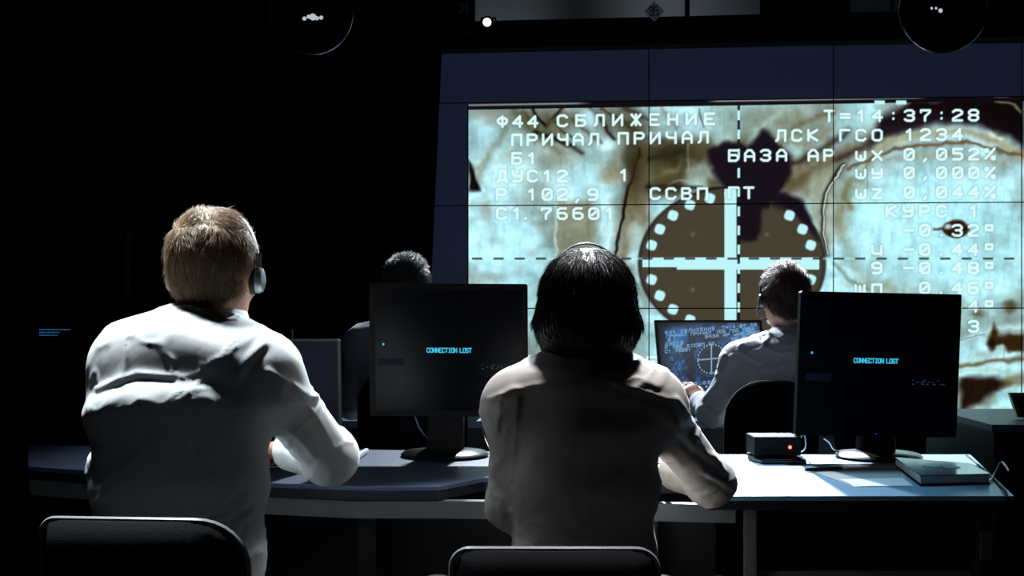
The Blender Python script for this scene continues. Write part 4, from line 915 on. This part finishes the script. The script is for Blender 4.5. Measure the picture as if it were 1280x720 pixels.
def headset(c, R, s, label, scale=1.0, tilt=0, right_grey=True, mic=None, band_m='headset_dark', w=.094, top=.142, yo=-.0, cups=(-1,1)):
    c = np.array(c); pt = lambda x,y,z_: lp(c,R,np.array([x,y,z_])*s)
    t = thing('headset', label, 'headset', pt(0,0,top))
    pts = [pt(w*math.sin(a), yo+tilt*math.cos(a), -.0+top*math.cos(a)**.9 if math.cos(a) > 0 else 0) for a in np.linspace(-math.pi/2, math.pi/2, 25)]
    V = MB()
    # flat springy band: elliptical tube section
    n = 8; VV = []
    for i,p in enumerate(pts):
        q0,q1 = pts[max(i-1,0)], pts[min(i+1,len(pts)-1)]; tg = q1-q0; tg /= np.linalg.norm(tg); fo = R@np.array([0,1.,0]); ou = np.cross(tg,fo); ou /= np.linalg.norm(ou)
        for k in range(n): a = 2*math.pi*k/n; VV.append(p+fo*.009*s*math.cos(a)+ou*.0028*s*math.sin(a))
    V.add(VV, [(i*n+k,i*n+(k+1)%n,(i+1)*n+(k+1)%n,(i+1)*n+k) for i in range(len(pts)-1) for k in range(n)]+[tuple(range(n))[::-1], tuple(range((len(pts)-1)*n,len(pts)*n))]).make('headband', M[band_m], t, smooth=True)
    for k in cups:
        ax = R@np.array([k*1.,.16,0]); cc = pt(k*(w-.006), yo, -.006)
        MB().lathe(cc-ax*.016*s, ax, [(.001,0),(.024*s,.001),(.030*s,.006*s),(.029*s,.014*s),(.022*s,.016*s)],28).make('ear_cushion', M['cushion'], t, smooth=True)
        cup = MB().lathe(cc, ax, [(.001,0),(.027*s,.0),(.028*s,.006*s),(.024*s,.014*s),(.012*s,.018*s),(.001,.0185*s)],28).make('ear_cup', M['headset_grey' if right_grey else 'headset_dark'], t, smooth=True)
        MB().tube([cc+ax*.008*s, pt(k*w*1.0,yo,.03), pt(k*w*.99,yo+tilt*.4,.05)], .0045*s, 8).make('slider', M['headset_grey' if right_grey else 'headset_dark'], t, smooth=True)
    if mic:
        k = mic; MB().tube(spline([pt(k*(w+.008),yo,-.01),pt(k*(w+.008),.04,-.04),pt(k*(w-.012),.085,-.065),pt(k*(w-.05),.112,-.07)],6), .0022*s, 8).make('microphone_boom', M['headset_dark'], t, smooth=True)
        MB().tube([pt(k*(w-.05),.112,-.07),pt(k*(w-.064),.116,-.07)], .0065*s, 10).make('microphone', M['cushion'], t, smooth=True)
    return t
def person(label, origin, J, g, head_c, Rh, hs, shirt_m, skin_m, h=.006, creases=(), hands=((1,0,-.1),(1,0,-.1)), collar=True, wr_amp=.004, curl=.5, wseed=5, hand_dirs=None):
    root = thing('person', label, 'person', origin)
    pts = [p for k,p in J.items() if isinstance(p, np.ndarray)]+[p for p,_,_ in J['spine']]
    lo = np.min(pts,0)-.22; hi = np.max(np.array(pts+[head_c+np.array([0,0,.1])]),0)+.22; lo[2] = max(lo[2], .0)
    # skin
    f = Field(lo, hi, h*.92); body_volumes(f, J, g, 'body'); head_volumes(f, head_c, Rh, hs)
    for i,sd in enumerate(('L','R')):
        el,wr = J['el'+sd],J['wr'+sd]; fw = (wr-el)/np.linalg.norm(wr-el)
        if hand_dirs and hand_dirs[i] is not None: fw = np.array(hand_dirs[i], float)
        hand_volumes(f, wr, fw, np.array([1. if sd=='L' else -1.,.25,0]) if abs(fw[0])<.85 else np.array([0,1. if (fw[0]<0)==(sd=='R') else -1.,0]), curl, 1.0)
    V,Q = f.mesh(); V = laplace(V,Q,1); mk('body', V, Q, M[skin_m], root)
    # shirt
    f = Field(lo, hi, h); body_volumes(f, J, g, 'shirt')
    n0,n1 = J['neck0'],J['neck1']; up = (n1-n0)/np.linalg.norm(n1-n0)
    f.cap(n0+up*.015, n0+up*.3, g.get('neck0',.058)+.001, .16, .008, sub=True)
    f.ell(J['spine'][0][0]-np.array([0,0,.16]), (.3,.3,.12), None, .01, sub=True)
    V,Q = f.mesh(); V = laplace(V,Q,3); N = normals(V,Q)
    q = V*np.array([1,1,.6]); wv = fbm(q*9+wseed,3,wseed)-.5; wv2 = fbm(V*np.array([22,22,9])+wseed,3,wseed+9)-.5
    rd = np.abs(fbm(V*np.array([11,11,7])+3+wseed,3,wseed+2)-.5)
    
    a1 = fbm(V*np.array([9,9,16])+wv[:,None]*2.5+wseed, 2, wseed+30); a2 = fbm((V@rot(0,0,38).T)*np.array([7,7,24])+wv[:,None]*2+wseed, 2, wseed+40)
    r1 = np.clip(1-np.abs(a1-.5)*9,0,1)**2; r2 = np.clip(1-np.abs(a2-.5)*8,0,1)**2; msk = smooth(.42,.62,fbm(V*5+wseed,2,wseed+50))
    V = V+N*(wr_amp*1.0*wv+wr_amp*.5*wv2+wr_amp*1.1*r1*msk+wr_amp*1.2*r2*(1-msk))[:,None]; N = normals(V,Q)
    V = crease(V,N,creases,1.0)
    sh = mk('shirt', V, Q, M[shirt_m], root)
    if collar:
        n = 40; VV = []; R0,R1 = g.get('neck0',.058)+.016, g.get('neck1',.052)+.009; u = np.array([1.,0,0]); w_ = np.cross(up,u); rows = [(R0+.012,-.006),(R0+.004,.012),(R1+.006,g.get('collar_h',.04)),(R1+.002,g.get('collar_h',.04)+.001),(R0-.004,.008),(R0+.004,-.012)]
        for r_,hh in rows:
            for k in range(n+1):
                a = math.pi/2+math.radians(14)+(2*math.pi-math.radians(28))*k/n; VV.append(n0+up*(hh-.012*max(0,math.sin(a)))+u*r_*math.cos(a)+w_*r_*math.sin(a)*1.05)
        mb = MB(); mb.add(VV, [(i*(n+1)+k,i*(n+1)+k+1,(i+1)*(n+1)+k+1,(i+1)*(n+1)+k) for i in range(len(rows)-1) for k in range(n)]); mb.make('collar', M[shirt_m], sh, smooth=True, sharp=60)
    for sd in ('L','R'):
        el,wr = J['el'+sd],J['wr'+sd]; e = el+(wr-el)*g.get('sleeve',.9); fw = (wr-el)/np.linalg.norm(wr-el); r_ = g.get('cuff',.034)+g.get('cloth',.01)
        MB().lathe(e-fw*.03, fw, [(r_+.0015,0),(r_+.004,.005),(r_+.003,.052),(r_-.001,.054),(r_-.002,.0)],32).make('cuff', M[shirt_m], sh, smooth=True)
    f = Field(lo, hi, h*1.3); body_volumes(f, J, g, 'trousers'); f.ell(J['spine'][0][0]+np.array([0,0,.24]), (.25,.25,.14), None, .01, sub=True)
    V,Q = f.mesh(); V = laplace(V,Q,2); mk('trousers', V, Q, M['trousers'], root)
    for sd in ('L','R'):
        an = J['an'+sd]; f = Field(an-.2, an+np.array([.2,.3,.2]), .006); f.ecap(an+[0,-.03,-.045], an+[0,.15,-.058], (.045,.042), (.042,.028), (1,0,0), .02); f.cap(an+[0,0,-.03], an+[0,0,.02], .047, .045, .02)
        V,Q = f.mesh(); V[:,2] = np.maximum(V[:,2], .004); mk('shoe', V, Q, M['shoe'], root)
    return root
def chair(c, label, W, top_z, yaw=0, rad=(.09,.06,.05,.05), thick=.04, rim=True, arms=True, ydrop=0.0, tilt=4, seat_off=.26, group='office chairs'):
    """c: x, y of the middle of the backrest"""
    R = rot(yaw); T_ = lambda p: R@np.array(p, float)+np.array([c[0],c[1],0])
    t = thing('office_chair', label, 'chair', (c[0],c[1],0), group)
    Hb = .50; zc = top_z-Hb/2; o_ = rrect(W,Hb,rad,8); tl = math.tan(math.radians(tilt))
    def S(off, sc=1.0):
        def g_(u,v):
            u2,v2 = u*sc,v*sc; y = -off+.10*(u2*u2/(W*.5)**2)*.28+(-v2*tl) ; return T_((u2,y,zc+v2))
        return g_
    mb = MB(); prof = [(-thick/2,.955),(-thick*.3,.99),(0,1),(thick*.3,.99),(thick/2,.955)]; k = len(o_)
    # curved shell: build as columns so it follows the bend
    nu, nv = 24, 10; V = []
    for side in (1,-1):
        for i in range(nu+1):
            for j in range(nv+1):
                u = (i/nu-.5)*2; v = (j/nv-.5)*2
                # map square to rounded outline
                a = max(abs(u),abs(v)); 
                if a < 1e-6: pu,pv = 0,0
                else:
                    du,dv = u/a,v/a; best = ray_outline(o_, du*W/2, dv*Hb/2); pu,pv = du*W/2*best*a, dv*Hb/2*best*a
                e = 1-max(0,a-.9)/.1*.75; V.append(S(side*thick/2*e)(pu,pv))
    NN = (nu+1)*(nv+1); ix = lambda i,j: i*(nv+1)+j; Fc = []
    for i in range(nu):
        for j in range(nv): q = [ix(i,j),ix(i+1,j),ix(i+1,j+1),ix(i,j+1)]; Fc += [q,[x+NN for x in q[::-1]]]
    for i in range(nu): Fc += [[ix(i+1,0),ix(i,0),ix(i,0)+NN,ix(i+1,0)+NN],[ix(i,nv),ix(i+1,nv),ix(i+1,nv)+NN,ix(i,nv)+NN]]
    for j in range(nv): Fc += [[ix(0,j),ix(0,j+1),ix(0,j+1)+NN,ix(0,j)+NN],[ix(nu,j+1),ix(nu,j),ix(nu,j)+NN,ix(nu,j+1)+NN]]
    mk('backrest', V, Fc, M['chair_fabric'], t)
    if rim:
        pts = [S(.0,1.0)(*p) for p in o_ if True]; pts.append(pts[0]); MB().tube(pts, .0062, 8).make('rim_piping', M['chair_rim'], t, smooth=True)
    MB().hull(rrect(.09,.40,.03,4), lambda u,v: T_((u,-.03-thick/2-(v)*tl,zc-.12+v)), lambda u,v: T_((u,-.0-(v)*tl,zc-.12+v))).make('back_support', M['black_plastic'], t, bevel=.006)
    MB().hull(rrect(W+.04,.44,.09,6), lambda u,v: T_((u,seat_off+v,.40)), lambda u,v: T_((u,seat_off+v,.455))).make('seat', M['chair_fabric'], t, bevel=.018, smooth=True)
    MB().tube([T_((0,-.02,zc-.30)),T_((0,-.0,.385)),T_((0,seat_off,.385))], .022, 10).make('back_bar', M['black_plastic'], t, smooth=True)
    MB().lathe(T_((0,seat_off,.08)),(0,0,1),[(.03,0),(.03,.16),(.018,.161),(.018,.315)],20).make('gas_column', M['dark_metal'], t, smooth=True, sharp=40)
    for k in range(5):
        a = 2*math.pi*k/5+.3; e = (.27*math.cos(a), seat_off+.27*math.sin(a)); lg = MB().tube([T_((0,seat_off,.11)),T_((e[0],e[1],.075))], .02, 8, rs=[.026,.014]).make('leg', M['black_plastic'], t, smooth=True)
        MB().lathe(T_((e[0],e[1]-.011,.028)),(0,1,0),[(.02,0),(.027,.004),(.027,.018),(.02,.022)],16).make('caster', M['matte_black'], lg, smooth=True)
    if arms:
        for k in (-1,1):
            xx = k*(W/2+.045); ar = MB().tube(spline([T_((xx*.86,seat_off,.42)),T_((xx,seat_off,.45)),T_((xx,seat_off-.02,.60))],5), .014, 8).make('armrest', M['black_plastic'], t, smooth=True)
            MB().hull(rrect(.05,.24,.024,5), lambda u,v: T_((xx+u,seat_off-.04+v,.60)), lambda u,v: T_((xx+u,seat_off-.04+v,.625))).make('arm_pad', M['chair_fabric'], ar, bevel=.008)
    return t
def ray_outline(o_, dx, dy):
    best = 1e9
    for (ax,ay),(bx_,by_) in zip(o_, o_[1:]+o_[:1]):
        ex,ey = bx_-ax,by_-ay; den = dx*ey-dy*ex
        if abs(den) < 1e-12: continue
        t = (ax*ey-ay*ex)/den; s_ = (ax*dy-ay*dx)/den
        if t > 0 and -1e-6 <= s_ <= 1+1e-6: best = min(best, t)
    return best if best < 1e9 else 1.0
A = np.array
def legs(J, hip, dx=.09, ky=.40, kz=.52, spread=.04, foot=.32):
    for sd,k in (('L',-1),('R',1)):
        J['hip'+sd] = hip+A([k*dx,0,0]); J['kn'+sd] = A([hip[0]+k*(dx+spread),hip[1]+ky,kz]); J['an'+sd] = A([hip[0]+k*(dx+spread),hip[1]+foot,.09])

# ---- man in the white shirt, front left
J = dict(spine=[(P(226,770,2.14),.150,.105),(P(224,690,2.175),.142,.110),(P(226,610,2.19),.150,.115),(P(226,520,2.215),.163,.122),(P(232,455,2.26),.165,.115),(P(250,425,2.29),.10,.085)],
 neck0=P(264,412,2.315), neck1=P(268,372,2.32), shL=P(170,473,2.26), shR=P(330,470,2.25),
 elL=P(147,588,2.42), wrL=P(238,566,2.62), elR=P(412,571,2.44), wrR=P(356,561,2.63))
legs(J, P(226,775,2.12)*A([1,1,0])+A([0,0,.54]))
man_head = P(268,346,2.33); man_R = rot(-7,-4,0)
cr = [([(122,486),(150,474),(172,467),(215,470)],.0032,4),([(240,560),(246,480),(252,455)],.0020,2.5),([(335,465),(360,480),(392,498)],.005,5),([(350,505),(378,503),(395,495)],.006,5),
 ([(352,530),(375,550),(392,570)],.005,5),([(365,480),(400,530),(415,560)],.003,4),([(250,646),(280,626),(303,606)],.005,4),([(256,656),(285,646),(312,626)],.006,4),([(270,668),(292,655),(312,645)],.005,4),([(285,680),(300,660),(316,640)],.005,4),
 ([(120,560),(128,600),(124,640)],.004,4),([(116,630),(130,622)],.004,3),([(330,430),(310,450),(300,470)],.004,6),([(286,515),(304,508)],.003,3)]
g = dict(cloth=.012, ua=.052, el=.043, elb=.052, cuff=.034, sleeve=.74, neck0=.060, neck1=.055, kt=.05, collar_h=.038, extra=[(P(215,447,2.258),(.130,.115,.060)),(P(232,458,2.262),(.165,.125,.080)),(P(290,455,2.262),(.09,.12,.07)),(P(250,425,2.285),(.09,.095,.045))])
man = person('man in a white shirt with short brown hair, seen from behind at the left', (J['hipL']+J['hipR'])/2*A([1,1,0]), J, g, man_head, man_R, 1.0, 'shirt_white', 'skin', .0055, cr, wr_amp=.0022, hand_dirs=(None,(-.55,.8,-.12)))
def vol(f):
    c,R = man_head,man_R
    f.ell(lp(c,R,(0,-.016,.040)), (.087,.105,.100), R, .01); f.ell(lp(c,R,(-.012,.03,.075)), (.066,.075,.062), R, .03); f.ell(lp(c,R,(0,-.046,-.012)), (.062,.055,.068), R, .03)
    f.ell(lp(c,R,(0,.10,-.045)), (.12,.075,.095), R, .015, sub=True)
    for k in (-1,1): f.ell(lp(c,R,(k*.090,.002,-.020)), (.028,.046,.048), R, .012, sub=True)
    f.ell(lp(c,R,(0,-.03,-.130)), (.12,.12,.064), R, .02, sub=True)
def man_flow(p, n, rng):
    l = (p-man_head)@man_R; d = np.stack([l[:,0]*3.0+.12, np.where(l[:,2]>.09,.7,-.15)*np.ones(len(l)), np.where(l[:,2]>.09,-.2,-1.0)],1)
    d[:,0] += np.where(l[:,2]>.05, .6*np.sin(l[:,0]*60+l[:,1]*30), 0); return d@man_R.T
build_hair(man, man_head, man_R, 1.0, vol, M['hair_brown'], .004, man_flow, .022, 9000, .00075, .011, 26, .2, .3, 4, (1,1,.55))
headset(man_head, man_R, 1.0, 'grey over-ear headset on the head of the man in the white shirt', band_m='headset_grey', w=.092, top=.146, yo=.012, mic=None)
chair((P(177,0,1.90)[0],1.90), 'black office chair with a pale top edge, behind the man in the white shirt', .355, P(0,650,1.90)[2], yaw=-2, rad=(.085,.03,.05,.05), seat_off=.24)

# ---- woman with the black bob
J = dict(spine=[(P(730,770,2.345),.135,.105),(P(730,690,2.35),.128,.102),(P(730,610,2.355),.136,.104),(P(729,540,2.36),.143,.106),(P(730,495,2.37),.142,.10),(P(732,472,2.39),.09,.075)],
 neck0=P(733,456,2.41), neck1=P(733,420,2.42), shL=P(648,508,2.36), shR=P(812,506,2.36),
 elL=P(640,630,2.40), wrL=P(676,596,2.66), elR=P(888,602,2.56), wrR=P(845,590,2.76))
legs(J, P(730,775,2.27)*A([1,1,0])+A([0,0,.54]), dx=.085)
wo_head = P(733,390,2.40); wo_R = rot(2,-3,1)
cr = [([(648,500),(644,560),(640,600)],.005,3),([(628,495),(622,540)],.004,3),([(700,610),(660,640)],.002,6),([(845,500),(862,530)],.006,5),([(838,525),(858,548),(868,560)],.006,5),([(868,545),(878,565),(895,580)],.006,5),
 ([(880,590),(900,600),(915,612)],.004,4),([(832,560),(850,580)],.004,5),([(612,500),(640,488),(690,478)],.003,4),([(770,480),(800,488),(835,500)],.003,4),([(816,560),(810,620),(805,680)],.003,6),([(640,640),(650,665)],.004,5),([(890,570),(905,590)],.005,4)]
g = dict(cloth=.013, ua=.045, el=.036, elb=.046, cuff=.030, sleeve=.9, neck0=.050, neck1=.046, kt=.05, collar_h=.03, extra=[(P(731,486,2.375),(.150,.098,.055))])
woman = person('woman with a black bob in an ivory blouse, seen from behind in the middle', (J['hipL']+J['hipR'])/2*A([1,1,0]), J, g, wo_head, wo_R, .96, 'shirt_ivory', 'skin', .0055, cr, wr_amp=.0026, wseed=8)
def vol(f):
    c,R = wo_head,wo_R; q = lambda x,y,z_: lp(c,R,(x,y,z_))
    f.ecap(q(0,-.012,.035), q(0,-.018,-.018), (.104,.110), (.112,.112), R@A([1.,0,0]), .0, rc=.100); f.ecap(q(0,-.018,-.03), q(0,-.010,-.080), (.112,.110), (.092,.090), R@A([1.,0,0]), .02, rc=.05)
    f.ell(q(0,-.01,-.225), (.3,.3,.10), R, .045, sub=True)
    f.ell(q(0,.135,-.06), (.058,.075,.105), R, .02, sub=True); f.ell(q(0,.03,-.12), (.07,.075,.08), R, .02, sub=True)
def wo_flow(p, n, rng):
    l = (p-wo_head)@wo_R; d = np.stack([l[:,0]*.8*np.sign(l[:,2]-.02), (l[:,1])*.4, -np.ones(len(l))],1); return d@wo_R.T
build_hair(woman, wo_head, wo_R, 1.0, vol, M['hair_black'], .004, wo_flow, .028, 9000, .0007, .003, 34, -.03, .03, 6, (1,1,.06))
headset(wo_head, wo_R, 1.0, 'thin black headset band over the black bob of the woman', band_m='headset_grey', w=.094, top=.1485, yo=-.012, right_grey=False, mic=None, tilt=.02)
chair((P(694,0,2.08)[0],2.08), 'black office chair behind the woman in the ivory blouse', .385, P(0,687,2.08)[2], yaw=0, rad=(.045,.035,.05,.05), seat_off=.23)

# ---- dark-haired man in the second row, right
J = dict(spine=[(P(985,600,4.20),.150,.11),(P(985,560,4.2),.145,.115),(P(985,520,4.22),.155,.12),(P(985,470,4.25),.165,.12),(P(985,445,4.27),.155,.10),(P(985,428,4.28),.09,.08)],
 neck0=P(985,425,4.29), neck1=P(984,402,4.30), shL=P(925,452,4.27), shR=P(1043,452,4.27),
 elL=P(888,522,4.36), wrL=P(875,503,4.60), elR=P(1062,525,4.42), wrR=P(1020,515,4.62))
J['elL'] = P(890,515,4.42)
legs(J, P(985,600,4.2)*A([1,1,0])+A([0,0,.54]))
m3_head = P(981,374,4.30); m3_R = rot(6,-2,0)
cr = [([(915,445),(905,470),(880,500)],.008,2.5),([(925,440),(950,455)],.006,2.5),([(880,505),(895,512)],.008,2)]
g = dict(cloth=.012, ua=.05, el=.042, elb=.05, cuff=.034, sleeve=.86, neck0=.058, neck1=.053, collar_h=.042)
m3 = person('auburn-haired man in a pale shirt sitting before the blue lit monitor', (J['hipL']+J['hipR'])/2*A([1,1,0]), J, g, m3_head, m3_R, 1.0, 'shirt_grey', 'skin_dark', .0075, cr, wr_amp=.005, wseed=3, curl=.8, hand_dirs=((-.35,.45,.55),None))
def short_vol(c,R):
    def vol(f):
        f.ell(lp(c,R,(0,-.016,.040)), (.085,.104,.098), R, .01); f.ell(lp(c,R,(0,.02,.075)), (.066,.075,.062), R, .03); f.ell(lp(c,R,(0,-.050,-.015)), (.068,.056,.07), R, .03)
        f.ell(lp(c,R,(0,.10,-.045)), (.12,.075,.095), R, .015, sub=True)
        for k in (-1,1): f.ell(lp(c,R,(k*.088,.006,-.018)), (.022,.034,.042), R, .012, sub=True)
        f.ell(lp(c,R,(0,-.03,-.135)), (.12,.12,.06), R, .02, sub=True)
    return vol
def short_flow(c,R):
    def fl(p, n, rng):
        l = (p-c)@R; d = np.stack([l[:,0]*3, np.where(l[:,2]>.08,.6,-.1)*np.ones(len(l)), np.where(l[:,2]>.08,0,-1.)],1); return d@R.T
    return fl
build_hair(m3, m3_head, m3_R, 1.0, short_vol(m3_head,m3_R), M['hair_auburn'], .006, short_flow(m3_head,m3_R), .022, 4000, .0011, .012, 30, .6, .6, 8, (1,1,1))
headset(m3_head, m3_R, 1.0, 'dark headset with a thin microphone arm on the auburn-haired man', band_m='headset_dark', w=.092, top=.140, yo=.004, right_grey=False, mic=-1)
chair((P(966,0,4.0)[0],4.0), 'black high-backed office chair behind the auburn-haired man', .34, P(0,475,4.0)[2], rad=(.14,.14,.06,.06), rim=False, arms=False, seat_off=.24)
pen = MB().tube([P(857,492,4.66),P(850,512,4.63)], .004, 8).make('pen', M['gloss_black'], smooth=True); tag(pen, 'dark pen held by the auburn-haired man at the blue monitor', 'pen')

# ---- man in the second row, left, behind the left monitor
J = dict(spine=[(P(506,600,4.25),.150,.11),(P(506,560,4.25),.145,.115),(P(506,500,4.28),.155,.12),(P(506,450,4.3),.16,.115),(P(508,425,4.32),.15,.10),(P(509,410,4.33),.09,.08)],
 neck0=P(510,408,4.33), neck1=P(510,388,4.34), shL=P(455,432,4.30), shR=P(560,432,4.30),
 elL=P(440,505,4.42), wrL=P(470,512,4.66), elR=P(585,508,4.42), wrR=P(550,512,4.66))
legs(J, P(506,600,4.25)*A([1,1,0])+A([0,0,.54]))
m4_head = P(509,363,4.34); m4_R = rot(-4,-3,0)
g = dict(cloth=.012, ua=.05, el=.042, elb=.05, cuff=.034, sleeve=.9, neck0=.058, neck1=.053)
m4 = person('man with dark greying hair at the second row, half hidden by the left monitor', (J['hipL']+J['hipR'])/2*A([1,1,0]), J, g, m4_head, m4_R, 1.0, 'shirt_grey', 'skin_dark', .0075, [([(440,470),(436,500)],.008,3)], wr_amp=.005, wseed=13)
build_hair(m4, m4_head, m4_R, 1.0, short_vol(m4_head,m4_R), M['hair_grey'], .006, short_flow(m4_head,m4_R), .022, 5000, .0013, .010, 30, .7, .5, 9, (1,1,1))
chair((P(515,0,4.02)[0],4.02), 'black office chair of the man behind the left monitor', .40, P(0,455,4.02)[2], rad=(.16,.16,.06,.06), rim=False, arms=False, seat_off=.24)
# ================================================================ light
def spot(name, loc, target, energy, size_deg, blend=.3, radius=.06, col=(.86,.95,1)):
    l = bpy.data.lights.new(name, 'SPOT'); l.energy = energy; l.spot_size = math.radians(size_deg); l.spot_blend = blend; l.shadow_soft_size = radius; l.color = col
    o = bpy.data.objects.new(name, l); C.objects.link(o); o.location = loc; o.rotation_euler = (Vector(target)-Vector(loc)).to_track_quat('-Z','Y').to_euler(); return o
def area(name, loc, target, energy, sx, sy, col=(1,1,1)):
    l = bpy.data.lights.new(name, 'AREA'); l.shape = 'RECTANGLE'; l.size = sx; l.size_y = sy; l.energy = energy; l.color = col
    o = bpy.data.objects.new(name, l); C.objects.link(o); o.location = loc; o.rotation_euler = (Vector(target)-Vector(loc)).to_track_quat('-Z','Y').to_euler(); return o
spot('back_spot', (1.15,6.7,3.35), (.80,3.0,.75), 3400, 24, .5, .05)
spot('top_spot_man', (-1.14,2.74,3.5), (-.72,2.28,1.1), 980, 23, .5, .16)
spot('top_spot_woman', (.30,3.05,3.75), (.15,2.42,1.1), 680, 24, .5, .10, (.95,.97,1))
spot('top_spot_rear', (.3,6.5,3.3), (.3,4.25,1.1), 1150, 52, .8, .08)
spot('right_rim_spot', (1.0,6.5,3.3), (-.50,2.35,1.0), 1500, 12, .6, .06, (.82,.95,1))  # added lamp; stands in for the video wall's light on the man's right side
spot('table_wash_spot', (1.55,4.7,3.75), (1.12,2.9,.75), 420, 30, .7, .25, (.38,.72,1))  # added blue wash without a fixture, strengthening the video wall's glow on the table
spot('board_spot', tuple(P(624,10,7.25)+[0,0,.0]), tuple(P(618,26,7.9)), 3, 100, .9, .02)
spot('board_glow', tuple(P(850,-25,7.3)), tuple(P(842,5,7.9)), 3.2, 120, .9, .05)
spot('board_wash', (1.8,6.0,3.6), (1.5,7.9,3.3), 4, 110, .9, .2, (.75,.88,1))
area('room_fill', (.4,-1.2,3.7), (0,2.4,.9), .10, 3.0, .8, (1,.97,.94))
w = bpy.data.worlds.new('world'); bpy.context.scene.world = w; w.use_nodes = True
w.node_tree.nodes['Background'].inputs[0].default_value = (.002,.004,.016,1); w.node_tree.nodes['Background'].inputs[1].default_value = .35
sc = bpy.context.scene
sc.view_settings.view_transform = 'Standard'; sc.view_settings.look = 'None'; sc.view_settings.gamma = 1; sc.view_settings.use_curve_mapping = False; sc.view_settings.exposure = 0
